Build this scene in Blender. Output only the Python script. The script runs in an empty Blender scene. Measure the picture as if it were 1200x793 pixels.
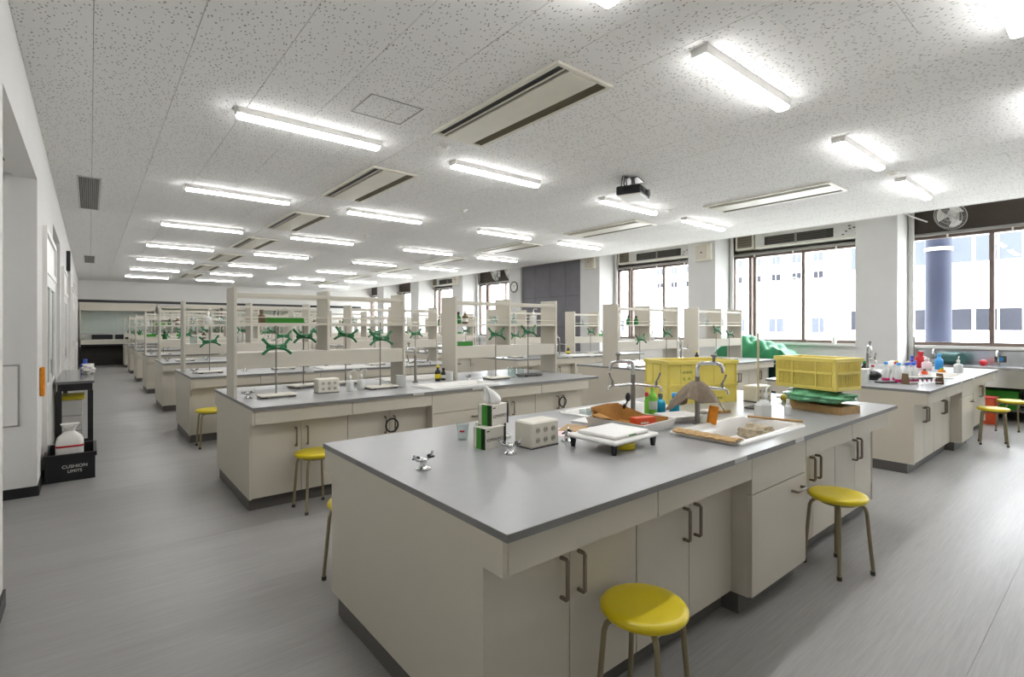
import bpy, bmesh, math, random
from mathutils import Vector, Matrix
random.seed(11)
SC = bpy.context.scene
COL = SC.collection
PI = math.pi

# ------------------------------------------------------------------ camera
HC = 0.834                                   # worktop height
cam_d = bpy.data.cameras.new('camera'); cam = bpy.data.objects.new('camera', cam_d); COL.objects.link(cam)
cam_d.sensor_width = 36.0; cam_d.lens = 18.0; cam_d.shift_y = -13.5 / 1200.0
cam_d.clip_start = 0.05; cam_d.clip_end = 300
cam.location = (0, 0, 1.45)
cam.rotation_euler = (PI / 2, 0, -math.atan2(493, 598))
SC.camera = cam
# ------------------------------------------------------------------ world: bright overcast sky
W = bpy.data.worlds.new('overcast_sky'); SC.world = W; W.use_nodes = True
bg = W.node_tree.nodes['Background']
bg.inputs[0].default_value = (0.95, 0.975, 1.0, 1); bg.inputs[1].default_value = 5.0
# ------------------------------------------------------------------ view
SC.view_settings.view_transform = 'Standard'; SC.view_settings.look = 'None'
SC.view_settings.gamma = 1.0; SC.view_settings.use_curve_mapping = False
SC.view_settings.exposure = 1.55
LED_STRENGTH = 13.5

# ------------------------------------------------------------------ mesh builder
class MB:
    def __init__(s): s.v = []; s.f = []; s.sm = []
    def add(s, vs, fs, smooth=False):
        b = len(s.v); s.v += [tuple(v) for v in vs]
        for f in fs: s.f.append(tuple(b + i for i in f)); s.sm.append(smooth)
        return s
    def box(s, x0, x1, y0, y1, z0, z1, bev=0.0):
        if bev <= 0:
            v = [(x, y, z) for z in (z0, z1) for y in (y0, y1) for x in (x0, x1)]
            return s.add(v, [(0, 2, 3, 1), (4, 5, 7, 6), (0, 1, 5, 4), (2, 6, 7, 3), (0, 4, 6, 2), (1, 3, 7, 5)])
        b = bev; X = (x0, x1); Y = (y0, y1); Z = (z0, z1); v = []; idx = {}
        for i in (0, 1):
            for j in (0, 1):
                for k in (0, 1):
                    ix = X[i] + (b if i == 0 else -b); iy = Y[j] + (b if j == 0 else -b); iz = Z[k] + (b if k == 0 else -b)
                    idx[i, j, k, 0] = len(v); v.append((X[i], iy, iz))
                    idx[i, j, k, 1] = len(v); v.append((ix, Y[j], iz))
                    idx[i, j, k, 2] = len(v); v.append((ix, iy, Z[k]))
        f = []
        for i in (0, 1): q = [idx[i, 0, 0, 0], idx[i, 1, 0, 0], idx[i, 1, 1, 0], idx[i, 0, 1, 0]]; f.append(q if i else q[::-1])
        for j in (0, 1): q = [idx[0, j, 0, 1], idx[1, j, 0, 1], idx[1, j, 1, 1], idx[0, j, 1, 1]]; f.append(q[::-1] if j else q)
        for k in (0, 1): q = [idx[0, 0, k, 2], idx[1, 0, k, 2], idx[1, 1, k, 2], idx[0, 1, k, 2]]; f.append(q if k else q[::-1])
        for i in (0, 1):
            for j in (0, 1): q = [idx[i, j, 0, 0], idx[i, j, 1, 0], idx[i, j, 1, 1], idx[i, j, 0, 1]]; f.append(q if (i + j) % 2 else q[::-1])
        for i in (0, 1):
            for k in (0, 1): q = [idx[i, 0, k, 0], idx[i, 1, k, 0], idx[i, 1, k, 2], idx[i, 0, k, 2]]; f.append(q[::-1] if (i + k) % 2 else q)
        for j in (0, 1):
            for k in (0, 1): q = [idx[0, j, k, 1], idx[1, j, k, 1], idx[1, j, k, 2], idx[0, j, k, 2]]; f.append(q if (j + k) % 2 else q[::-1])
        for i in (0, 1):
            for j in (0, 1):
                for k in (0, 1):
                    q = [idx[i, j, k, 0], idx[i, j, k, 1], idx[i, j, k, 2]]; f.append(q if (i + j + k) % 2 else q[::-1])
        return s.add(v, f)
    def ring(s, c, a, b, r, n): return [c + a * (r * math.cos(2 * PI * k / n)) + b * (r * math.sin(2 * PI * k / n)) for k in range(n)]
    def cyl(s, p0, p1, r0, r1=None, n=12, caps=True):
        r1 = r0 if r1 is None else r1
        p0 = Vector(p0); p1 = Vector(p1); d = (p1 - p0).normalized()
        a = d.orthogonal().normalized(); b = d.cross(a)
        v = s.ring(p0, a, b, r0, n) + s.ring(p1, a, b, r1, n)
        s.add(v, [(k, (k + 1) % n, n + (k + 1) % n, n + k) for k in range(n)], True)
        if caps: s.add(v, [tuple(range(n - 1, -1, -1)), tuple(range(n, 2 * n))])
        return s
    def tube(s, pts, r, n=8, caps=True):
        P = [Vector(p) for p in pts]; rr = r if isinstance(r, (list, tuple)) else [r] * len(P)
        T = []
        for i in range(len(P)):
            t = (P[min(i + 1, len(P) - 1)] - P[max(i - 1, 0)]); T.append(t.normalized())
        a = T[0].orthogonal().normalized(); v = []
        for i, p in enumerate(P):
            a = (a - T[i] * a.dot(T[i]))
            a = a.normalized() if a.length > 1e-6 else T[i].orthogonal().normalized()
            v += s.ring(p, a, T[i].cross(a), rr[i], n)
        m = len(P)
        f = [(i * n + k, i * n + (k + 1) % n, (i + 1) * n + (k + 1) % n, (i + 1) * n + k) for i in range(m - 1) for k in range(n)]
        s.add(v, f, True)
        if caps: s.add(v, [tuple(range(n - 1, -1, -1)), tuple((m - 1) * n + k for k in range(n))])
        return s
    def lathe(s, prof, n=24, c=(0, 0, 0)):
        v = []
        for r, z in prof:
            for k in range(n): v.append((c[0] + r * math.cos(2 * PI * k / n), c[1] + r * math.sin(2 * PI * k / n), c[2] + z))
        m = len(prof)
        f = [(i * n + k, i * n + (k + 1) % n, (i + 1) * n + (k + 1) % n, (i + 1) * n + k) for i in range(m - 1) for k in range(n)]
        return s.add(v, f, True)
    def prism(s, poly, a, b, axis='x'):
        def P(u, w, t): return {'x': (t, u, w), 'y': (u, t, w), 'z': (u, w, t)}[axis]
        n = len(poly)
        v = [P(u, w, a) for u, w in poly] + [P(u, w, b) for u, w in poly]
        return s.add(v, [tuple(range(n - 1, -1, -1)), tuple(range(n, 2 * n))] + [(k, (k + 1) % n, n + (k + 1) % n, n + k) for k in range(n)])
    def ell(s, c, rx, ry, rz, n=12, m=8):
        v = []
        for i in range(m + 1):
            t = PI * i / m; r = max(math.sin(t), 1e-3)
            for k in range(n): v.append((c[0] + rx * r * math.cos(2 * PI * k / n), c[1] + ry * r * math.sin(2 * PI * k / n), c[2] - rz * math.cos(t)))
        f = [(i * n + k, i * n + (k + 1) % n, (i + 1) * n + (k + 1) % n, (i + 1) * n + k) for i in range(m) for k in range(n)]
        return s.add(v, f, True)
    def sheet(s, fn, nu, nv, th=0.0):
        """a surface fn(u, v) -> point, doubled to a thickness th along z when th is set"""
        v = [fn(i / nu, j / nv) for j in range(nv + 1) for i in range(nu + 1)]
        q = [(j * (nu + 1) + i, j * (nu + 1) + i + 1, (j + 1) * (nu + 1) + i + 1, (j + 1) * (nu + 1) + i) for j in range(nv) for i in range(nu)]
        N = len(v); s.add(v + ([(a, b, c - th) for a, b, c in v] if th else []), q + ([tuple(N + i for i in reversed(f)) for f in q] if th else []), True)
        if th:
            b = len(s.v) - 2 * N
            edge = [i for i in range(nu + 1)] + [j * (nu + 1) + nu for j in range(1, nv + 1)] + [nv * (nu + 1) + i for i in range(nu - 1, -1, -1)] + [j * (nu + 1) for j in range(nv - 1, 0, -1)]
            for k in range(len(edge)):
                i, j = edge[k], edge[(k + 1) % len(edge)]
                s.f.append((b + j, b + i, b + N + i, b + N + j)); s.sm.append(True)
        return s
    def xf(s, M, start=0):
        for i in range(start, len(s.v)): s.v[i] = tuple(M @ Vector(s.v[i]))
        return s
    def mesh(s, name, mat):
        me = bpy.data.meshes.new(name); me.from_pydata(s.v, [], s.f); me.update()
        if any(s.sm):
            me.polygons.foreach_set('use_smooth', s.sm)
            try: me.set_sharp_from_angle(angle=math.radians(50))
            except Exception: pass
        bm = bmesh.new(); bm.from_mesh(me); bmesh.ops.recalc_face_normals(bm, faces=bm.faces); bm.to_mesh(me); bm.free()
        if mat: me.materials.append(mat)
        return me

CACHE = {}
def cached(key, fn, mat):
    """mesh shared between alike pieces"""
    if key not in CACHE: CACHE[key] = fn().mesh(key if isinstance(key, str) else str(key[0]), mat)
    return CACHE[key]
def part(name, me, parent, loc=(0, 0, 0), rz=0.0, label=None, rot=None):
    o = bpy.data.objects.new(name, me); COL.objects.link(o); o.parent = parent; o.location = loc
    o.rotation_euler = rot if rot else (0, 0, rz)
    if label: o['label'] = label
    return o
def tag(o, label, cat, group=None, kind=None):
    o['label'] = label; o['category'] = cat
    if group: o['group'] = group
    if kind: o['kind'] = kind
    return o
def thing(name, label, cat, loc=(0, 0, 0), rz=0.0, group=None, kind=None):
    o = bpy.data.objects.new(name, None); o.empty_display_size = 0.05; COL.objects.link(o)
    o.location = loc; o.rotation_euler = (0, 0, rz)
    return tag(o, label, cat, group, kind)
def single(name, me, label, cat, loc=(0, 0, 0), rz=0.0, group=None, kind=None):
    o = bpy.data.objects.new(name, me); COL.objects.link(o); o.location = loc; o.rotation_euler = (0, 0, rz)
    return tag(o, label, cat, group, kind)
def struct(name, mb, mat, label, cat): return single(name, mb.mesh(name, mat), label, cat, kind='structure')

# ------------------------------------------------------------------ materials
def lin(h):
    h = h.lstrip('#'); c = [int(h[i:i + 2], 16) / 255 for i in (0, 2, 4)]
    return tuple(x / 12.92 if x <= 0.04045 else ((x + 0.055) / 1.055) ** 2.4 for x in c) + (1,)
def newmat(name):
    m = bpy.data.materials.new(name); m.use_nodes = True; nt = m.node_tree
    return m, nt, nt.nodes['Principled BSDF']
def N(nt, typ, **kw):
    n = nt.nodes.new(typ)
    for k, v in kw.items(): setattr(n, k, v)
    return n
def mix_rgb(nt, fac, a, b):
    m = N(nt, 'ShaderNodeMix', data_type='RGBA')
    for sock, val in ((m.inputs[0], fac), (m.inputs[6], a), (m.inputs[7], b)):
        if hasattr(val, 'links'): nt.links.new(val, sock)
        else: sock.default_value = val
    return m.outputs[2]
def ramp(nt, src, stops):
    r = N(nt, 'ShaderNodeValToRGB'); el = r.color_ramp.elements
    while len(el) > 1: el.remove(el[-1])
    el[0].position = stops[0][0]; el[0].color = stops[0][1]
    for p, c in stops[1:]: e = el.new(p); e.color = c
    nt.links.new(src, r.inputs[0]); return r.outputs[0]
G = lambda v: (v, v, v, 1)
def worldpos(nt, scale=(1, 1, 1)):
    g = N(nt, 'ShaderNodeNewGeometry'); mp = N(nt, 'ShaderNodeMapping'); mp.inputs['Scale'].default_value = scale
    nt.links.new(g.outputs['Position'], mp.inputs['Vector']); return mp.outputs[0]
def noise(nt, vec, scale, detail=3, rough=0.5):
    n = N(nt, 'ShaderNodeTexNoise'); n.inputs['Scale'].default_value = scale; n.inputs['Detail'].default_value = detail; n.inputs['Roughness'].default_value = rough
    nt.links.new(vec, n.inputs['Vector']); return n.outputs['Fac']
def mat(name, col, rough=0.5, metal=0.0, var=0.06, scale=6.0, spec=0.5, bump=0.0, trans=0.0, sss=0.0, alpha=1.0, coat=0.0):
    """plain surface with a faint procedural mottling"""
    m, nt, b = newmat(name)
    c = lin(col) if isinstance(col, str) else col
    v = worldpos(nt); f = noise(nt, v, scale)
    d = tuple(x * (1 - var) for x in c[:3]) + (1,); e = tuple(min(1, x * (1 + var)) for x in c[:3]) + (1,)
    nt.links.new(ramp(nt, f, [(0.3, d), (0.7, e)]), b.inputs['Base Color'])
    b.inputs['Roughness'].default_value = rough; b.inputs['Metallic'].default_value = metal
    b.inputs['Specular IOR Level'].default_value = spec
    if trans: b.inputs['Transmission Weight'].default_value = trans
    if coat: b.inputs['Coat Weight'].default_value = coat
    if alpha < 1: b.inputs['Alpha'].default_value = alpha
    if bump:
        bp = N(nt, 'ShaderNodeBump'); bp.inputs['Strength'].default_value = bump; bp.inputs['Distance'].default_value = 0.003
        nt.links.new(noise(nt, v, scale * 12, 4), bp.inputs['Height']); nt.links.new(bp.outputs[0], b.inputs['Normal'])
    return m
def glassmat(name, tint=(0.97, 0.985, 0.98, 1), gloss=0.08, rough=0.02):
    """thin pane: mostly clear, a little mirror"""
    m = bpy.data.materials.new(name); m.use_nodes = True; nt = m.node_tree; nt.nodes.clear()
    out = N(nt, 'ShaderNodeOutputMaterial'); t = N(nt, 'ShaderNodeBsdfTransparent'); t.inputs[0].default_value = tint
    g = N(nt, 'ShaderNodeBsdfGlossy'); g.inputs['Roughness'].default_value = rough
    lw = N(nt, 'ShaderNodeLayerWeight'); lw.inputs[0].default_value = 0.5
    pw = N(nt, 'ShaderNodeMath', operation='POWER'); pw.inputs[1].default_value = 5.0; nt.links.new(lw.outputs['Facing'], pw.inputs[0])
    mx = N(nt, 'ShaderNodeMixShader'); ad = N(nt, 'ShaderNodeMath', operation='MULTIPLY_ADD'); ad.inputs[1].default_value = 0.6; ad.inputs[2].default_value = gloss; ad.use_clamp = True
    nt.links.new(pw.outputs[0], ad.inputs[0]); nt.links.new(ad.outputs[0], mx.inputs[0])
    nt.links.new(t.outputs[0], mx.inputs[1]); nt.links.new(g.outputs[0], mx.inputs[2]); nt.links.new(mx.outputs[0], out.inputs[0])
    return m
def emit(name, col, strength):
    m, nt, b = newmat(name); b.inputs['Base Color'].default_value = (0.9, 0.9, 0.9, 1)
    b.inputs['Emission Color'].default_value = col; b.inputs['Emission Strength'].default_value = strength
    return m

M = {}
M['wall'] = mat('wall_paint', '#dedcd8', 0.75, var=0.015, scale=2, bump=0.03)
M['column'] = mat('column_paint', '#d4d3d1', 0.75, var=0.02, scale=3, bump=0.03)
M['darkpanel'] = mat('dark_grey_wall_panel', '#77757a', 0.7, var=0.05, scale=4, bump=0.05)
M['brown'] = mat('dark_brown_transom', '#4a4139', 0.6, var=0.05)
M['frame'] = mat('bronze_anodised_frame', '#75665e', 0.45, metal=0.25, var=0.05)
M['railgrey'] = mat('grey_curtain_rail', '#8d8a86', 0.4, metal=0.4)
M['cream'] = mat('cream_melamine', '#c6bfb0', 0.42, var=0.012, scale=3)
M['cream2'] = mat('cream_shelf_steel', '#c9c3b5', 0.4, var=0.012, scale=3)
M['gap'] = mat('shadow_gap_core', '#3a3631', 0.8)
M['top'] = mat('grey_worktop_laminate', '#9c9c9c', 0.3, var=0.02, scale=20, spec=0.45)
M['topedge'] = mat('dark_grey_edge_band', '#7c7b7a', 0.4, var=0.03)
M['kick'] = mat('charcoal_plinth', '#5a5753', 0.5, var=0.05)
M['black'] = mat('black_plastic', '#17171a', 0.4, var=0.15)
M['bronze'] = mat('dark_bronze_handle', '#857a6d', 0.35, metal=0.6, var=0.05)
M['sink'] = mat('white_ceramic_sink', '#e9e7e2', 0.2, var=0.02, coat=0.3)
M['yellow'] = mat('yellow_vinyl_seat', '#dac41a', 0.34, var=0.03, scale=4)
M['leg'] = mat('olive_beige_enamel_tube', '#8f8468', 0.35, metal=0.35, var=0.06)
M['rubber'] = mat('dark_rubber_foot', '#3b3730', 0.7)
M['steel'] = mat('stainless_steel', '#b9bbbd', 0.24, metal=0.9, var=0.05, scale=9)
M['chrome'] = mat('chrome_plated_brass', '#cfd0d0', 0.12, metal=1.0, var=0.03)
M['dullsteel'] = mat('dull_grey_metal', '#8d8a85', 0.35, metal=0.7, var=0.06)
M['white'] = mat('white_plastic', '#e8e6e1', 0.4, var=0.02)
M['offwhite'] = mat('off_white_enamel', '#dcd7c9', 0.4, var=0.03)
M['green'] = mat('green_clamp_paint', '#186b3b', 0.4, var=0.12)
M['boxgreen'] = mat('box_green_print', '#2f8a1d', 0.45, var=0.03)
M['boxwhite'] = mat('carton_white_print', '#d7d2c8', 0.55, var=0.03)
M['tissue'] = mat('tissue_paper', '#f2f1ee', 0.9, var=0.02)
M['card'] = mat('brown_cardboard', '#a9793a', 0.85, var=0.12, scale=14)
M['wood'] = mat('light_wood', '#b59160', 0.6, var=0.15, scale=18)
M['bamboo'] = mat('pale_bamboo', '#cdbf9c', 0.6, var=0.1, scale=30)
M['tan'] = mat('tan_woven_matting', '#c2a070', 0.9, var=0.2, scale=60, bump=0.5)
M['cloth'] = mat('grey_brown_cotton_cloth', '#8d8070', 0.95, var=0.15, scale=25, bump=0.2)
M['rag'] = mat('grey_rag', '#b5a890', 0.95, var=0.3, scale=30, bump=0.3)
M['orange'] = mat('orange_sponge', '#e08a1c', 0.8, var=0.1, scale=40, bump=0.3)
M['red'] = mat('red_plastic', '#c8242a', 0.4)
M['redorange'] = mat('red_orange_carton', '#d4512a', 0.5)
M['crate'] = mat('yellow_crate_plastic', '#e5d36c', 0.42, var=0.05, scale=7)
M['printgreen'] = mat('dark_green_print', '#1c6b2a', 0.6)
M['printdark'] = mat('dark_grey_print', '#55534f', 0.6)
M['bluebottle'] = mat('blue_detergent', '#1b93b4', 0.2, var=0.08)
M['greenbottle'] = mat('green_detergent', '#7ac143', 0.25, var=0.08)
M['clear'] = glassmat('clear_plastic', (0.90, 0.93, 0.93, 1), 0.10, 0.08)
M['milky'] = mat('milky_polyethylene', '#e4e5e2', 0.35, var=0.02, alpha=0.72)
M['glassware'] = glassmat('laboratory_glass', (0.86, 0.91, 0.90, 1), 0.16, 0.03)
M['pane'] = glassmat('window_glass', (0.96, 0.98, 0.99, 1), 0.02)
M['hoodglass'] = glassmat('greenish_cabinet_glass', (0.95, 0.985, 0.97, 1), 0.03)
M['bagreen'] = mat('green_plastic_wrap', '#6db085', 0.25, var=0.3, scale=20)
M['tarp'] = mat('green_tarpaulin', '#0a7a49', 0.5, var=0.1, scale=5)
M['magenta'] = mat('magenta_liquid', '#c2206e', 0.3)
M['blue'] = mat('blue_plastic', '#2b55c4', 0.35)
M['lightblue'] = mat('light_blue_plastic', '#3b9be0', 0.35)
M['purple'] = mat('purple_plastic', '#5a2f9e', 0.4)
M['pink'] = mat('pale_pink_paper', '#ecd5d6', 0.7)
M['yellowplain'] = mat('bright_yellow_plastic', '#e6d02a', 0.35)
M['olive'] = mat('olive_bottle', '#a79a1f', 0.4)
M['brownglass'] = mat('brown_board', '#6d5638', 0.5)
M['teal'] = mat('dark_teal_fabric', '#2f5b58', 0.7)
M['lightgrey'] = mat('light_grey_metal', '#c9c8c4', 0.4, metal=0.2)
M['louver'] = mat('olive_grey_louver', '#5f573f', 0.45, var=0.08)
M['ventgrey'] = mat('grey_vent_slats', '#7c7974', 0.5)
M['hatchline'] = mat('aluminium_hatch_trim', '#a5a5a3', 0.4, metal=0.5)
M['screen'] = mat('dim_glass_panel', '#9fa8a6', 0.15)
M['led'] = emit('led_diffuser', (0.985, 0.99, 1.0, 1), LED_STRENGTH)
M['extwhite'] = mat('exterior_white_render', '#f3f1ef', 0.8, var=0.02, scale=0.5)
M['extwin'] = mat('exterior_window_glass', '#2a2b31', 0.6, var=0.15, scale=0.4, spec=0.1)
M['extwin2'] = mat('exterior_window_blind', '#4a4e5a', 0.6, var=0.08, scale=0.4, spec=0.1)
M['extpipe'] = mat('exterior_blue_grey_column', '#2e3242', 0.6, var=0.08, scale=2, spec=0.2)
M['ground'] = mat('exterior_concrete_ground', '#bdbab4', 0.9)

def floor_material():
    m, nt, b = newmat('grey_vinyl_sheet')
    v1 = worldpos(nt, (0.9, 26, 1)); v2 = worldpos(nt, (0.25, 3, 1)); v3 = worldpos(nt, (3, 120, 1))
    base = ramp(nt, noise(nt, v1, 2.2, 5, 0.65), [(0.28, lin('#8b8885')), (0.72, lin('#a6a4a1'))])
    mid = ramp(nt, noise(nt, v2, 1.2, 3), [(0.3, lin('#8c8a87')), (0.7, lin('#a4a29f'))])
    fine = ramp(nt, noise(nt, v3, 1.6, 2), [(0.3, lin('#878582')), (0.7, lin('#a4a29f'))])
    c = mix_rgb(nt, 0.4, base, mid); c = mix_rgb(nt, 0.35, c, fine)
    nt.links.new(c, b.inputs['Base Color'])
    nt.links.new(ramp(nt, noise(nt, v2, 2.0, 3), [(0.3, G(0.36)), (0.7, G(0.44))]), b.inputs['Roughness'])
    b.inputs['Specular IOR Level'].default_value = 0.38
    return m
M['floor'] = floor_material()

def ceiling_material():
    m, nt, b = newmat('fissured_rock_wool_board')
    base = worldpos(nt)
    nz = N(nt, 'ShaderNodeTexNoise'); nz.inputs['Scale'].default_value = 30; nz.inputs['Detail'].default_value = 2; nt.links.new(base, nz.inputs['Vector'])
    add = N(nt, 'ShaderNodeVectorMath', operation='MULTIPLY_ADD'); add.inputs[1].default_value = (0.03, 0.03, 0.03)
    nt.links.new(nz.outputs['Color'], add.inputs[0]); nt.links.new(base, add.inputs[2])
    mp = N(nt, 'ShaderNodeMapping'); mp.inputs['Scale'].default_value = (42, 24, 1); mp.inputs['Rotation'].default_value = (0, 0, 0.5); nt.links.new(add.outputs[0], mp.inputs['Vector'])
    vo = N(nt, 'ShaderNodeTexVoronoi'); vo.voronoi_dimensions = '2D'; vo.inputs['Scale'].default_value = 1.0; nt.links.new(mp.outputs[0], vo.inputs['Vector'])
    spot = ramp(nt, vo.outputs['Distance'], [(0.12, G(1)), (0.22, G(0))])
    rnd = N(nt, 'ShaderNodeSeparateColor'); nt.links.new(vo.outputs['Color'], rnd.inputs[0])
    keep = ramp(nt, rnd.outputs[0], [(0.5, G(0)), (0.56, G(1))])
    mul = N(nt, 'ShaderNodeMath', operation='MULTIPLY'); nt.links.new(spot, mul.inputs[0]); nt.links.new(keep, mul.inputs[1])
    fine = ramp(nt, noise(nt, base, 160, 3, 0.6), [(0.35, lin('#e9e7e4')), (0.65, lin('#f4f3f1'))])
    c = mix_rgb(nt, mul.outputs[0], fine, lin('#989590'))
    nt.links.new(c, b.inputs['Base Color']); b.inputs['Roughness'].default_value = 0.9; b.inputs['Specular IOR Level'].default_value = 0.15
    bp = N(nt, 'ShaderNodeBump'); bp.inputs['Strength'].default_value = 0.35; bp.inputs['Distance'].default_value = 0.002; bp.invert = True
    nt.links.new(mul.outputs[0], bp.inputs['Height']); nt.links.new(bp.outputs[0], b.inputs['Normal'])
    return m
M['ceil'] = ceiling_material()
M['ceilgap'] = mat('ceiling_joint_backing', '#9a9792', 0.9)

# ------------------------------------------------------------------ room dimensions
XL, XC, XCOL, XW = -0.35, 9.97, 10.6, 11.4     # left wall, ceiling edge, column fronts, window plane
YB, YF, ZC, ZT = -3.2, 25.4, 3.25, 3.8         # behind the camera, far wall, ceiling, slab above the windows

# ------------------------------------------------------------------ floor: vinyl sheets laid along x
fl = thing('floor', 'grey streaked vinyl sheet floor of the laboratory', 'floor', kind='structure')
part('subfloor', MB().box(XL - 0.9, XW + 0.2, YB, YF, -0.12, -0.003).mesh('subfloor', M['kick']), fl)
y = YB; i = 0
while y < YF - 0.01:
    y1 = min(y + 1.82, YF)
    part('vinyl_sheet', MB().box(XL - 0.9, XW + 0.2, y + 0.0006, y1 - 0.0006, -0.0028, 0.0).mesh('vinyl_sheet', M['floor']), fl)
    y = y1; i += 1

# ------------------------------------------------------------------ ceiling: staggered boards
TW, TL, X0T = 0.487, 0.974, 0.017
ce = thing('ceiling', 'white ceiling of speckled boards with thin joints', 'ceiling', kind='structure')
part('ceiling_backing', MB().box(XL, XC - 0.002, YB, YF, ZC + 0.012, ZC + 0.05).mesh('ceiling_backing', M['ceilgap']), ce)
tiles = []
k = -1
while X0T + k * TW < XC - 0.01:
    xa = max(X0T + k * TW, XL); xb = min(X0T + (k + 1) * TW, XC)
    off = 0.35 + (TL / 2 if k % 2 else 0.0)
    j = -6
    while True:
        ya = off + j * TL; yb = ya + TL; j += 1
        if ya > YF: break
        if yb < YB: continue
        ya = max(ya, YB); yb = min(yb, YF)
        if xb - xa > 0.03 and yb - ya > 0.03: tiles.append((xa, xb, ya, yb))
    k += 1
F_ = (math.sin(-cam.rotation_euler[2]), math.cos(-cam.rotation_euler[2])); R_ = (F_[1], -F_[0])
def shown(t):
    cx, cy = (t[0] + t[1]) / 2, (t[2] + t[3]) / 2
    d = cx * F_[0] + cy * F_[1]; l = cx * R_[0] + cy * R_[1]
    if d < 0.4: return 0
    px = 600 + 600 * l / d; py = 383 - 600 * 1.8 / d
    if px < -150 or px > 1350 or py < -250: return 0
    return (t[1] - t[0]) * (t[3] - t[2]) / d ** 3
tiles.sort(key=shown, reverse=True)
def tile_mb(mb, xa, xb, ya, yb, z=ZC):
    g, h, c = 0.0015, 0.0006, 0.0022     # half joint widths, chamfer
    x0, x1, y0, y1 = xa + g, xb - g, ya + h, yb - h
    v = [(x0, y0, z + c), (x1, y0, z + c), (x1, y1, z + c), (x0, y1, z + c), (x0 + c, y0 + c / 2, z), (x1 - c, y0 + c / 2, z), (x1 - c, y1 - c / 2, z), (x0 + c, y1 - c / 2, z),
         (x0, y0, z + 0.012), (x1, y0, z + 0.012), (x1, y1, z + 0.012), (x0, y1, z + 0.012)]
    f = [(7, 6, 5, 4)] + [(k, (k + 1) % 4, 4 + (k + 1) % 4, 4 + k) for k in range(4)] + [(8 + k, 8 + (k + 1) % 4, (k + 1) % 4, k) for k in range(4)]
    return mb.add(v, f)
for t in tiles[:300]:
    w, l = t[1] - t[0], t[3] - t[2]
    me = cached(('ceiling_board', round(w, 3), round(l, 3)), lambda: tile_mb(MB(), -w / 2, w / 2, -l / 2, l / 2, 0), M['ceil'])
    part('ceiling_board', me, ce, ((t[0] + t[1]) / 2, (t[2] + t[3]) / 2, ZC))
mb = MB()
for t in tiles[300:]: tile_mb(mb, *t)
o = part('ceiling_board_field', mb.mesh('ceiling_board_field', M['ceil']), ce); o['kind'] = 'stuff'
part('ceiling_edge_trim', MB().box(XC - 0.002, XC + 0.03, YB, YF, ZC - 0.006, ZT).mesh('ceiling_edge_trim', M['wall']), ce)
struct('ceiling_slab', MB().box(XC + 0.03, XW + 0.3, YB, YF, ZT, ZT + 0.15), M['wall'], 'white slab high above the windows, past the ceiling edge', 'ceiling')

# ------------------------------------------------------------------ walls
wl = MB()
AL = [(3.74, 6.0), (8.42, 10.40), (13.67, 16.0), (18.6, 20.6)]     # alcoves
ZH = 2.72
ycur = YB
for a, b in AL:
    wl.box(XL - 0.15, XL, ycur, a, 0, ZC + 0.1); wl.box(XL - 0.15, XL, a, b, ZH, ZC + 0.1)
    wl.box(XL - 0.95, XL - 0.15, a - 0.12, a, 0, ZC); wl.box(XL - 0.95, XL - 0.15, b, b + 0.12, 0, ZC)
    wl.box(XL - 1.05, XL - 0.95, a - 0.12, b + 0.12, 0, ZC); wl.box(XL - 0.95, XL - 0.15, a, b, ZH + 0.02, ZH + 0.08)
    ycur = b
wl.box(XL - 0.15, XL, ycur, YF, 0, ZC + 0.1)
struct('wall_left', wl, M['wall'], 'long white left wall with deep door alcoves', 'wall')
bb = MB(); ycur = YB
DOORS = [(6.60, 8.38), (10.82, 12.75), (16.3, 18.2), (21.0, 22.8)]
solid = []
cuts = sorted(AL + DOORS)
for a, b in cuts:
    if a > ycur + 0.02: solid.append((ycur, a))
    ycur = b
solid.append((ycur, YF))
for a, b in solid: bb.box(XL, XL + 0.012, a, b + 0.0, 0, 0.085)
for a, b in AL: bb.box(XL - 0.94, XL + 0.012, b - 0.012, b, 0, 0.085)
struct('baseboard_left', bb, M['black'], 'black vinyl skirting along the left wall', 'baseboard')
struct('wall_far', MB().box(XL - 0.2, XW + 0.3, YF, YF + 0.15, 0, ZT), M['wall'], 'white far end wall above the glass cabinets', 'wall')
struct('trim_1', MB().box(XL, XW - 0.6, YF - 0.05, YF, 2.40, 2.50), M['black'], 'long black rail running across the far wall', 'rail')
struct('wall_back', MB().box(XL - 1.1, XW + 0.3, YB - 0.15, YB, 0, ZT), M['wall'], 'white wall behind the camera', 'wall')

# columns of the window side
COLS = [(-0.75, -0.12), (2.55, 3.17), (5.84, 6.50), (9.15, 9.85), (12.42, 13.02), (15.72, 16.42), (19.0, 19.7), (22.3, 23.0)]
for i, (a, b) in enumerate(COLS):
    ordw = ['behind the view at right', 'right of the green tarpaulin', 'second from the right, with a cream speaker', 'right of the dark panelled bay', 'with the round clock', 'left of the clock column', 'beyond the clock, far back', 'farthest back by the end wall'][i]
    struct('wall_column', MB().box(XCOL, XW + 0.1, a, b, 0, ZT), M['column'], 'white square column between windows, ' + ordw, 'column')
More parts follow.
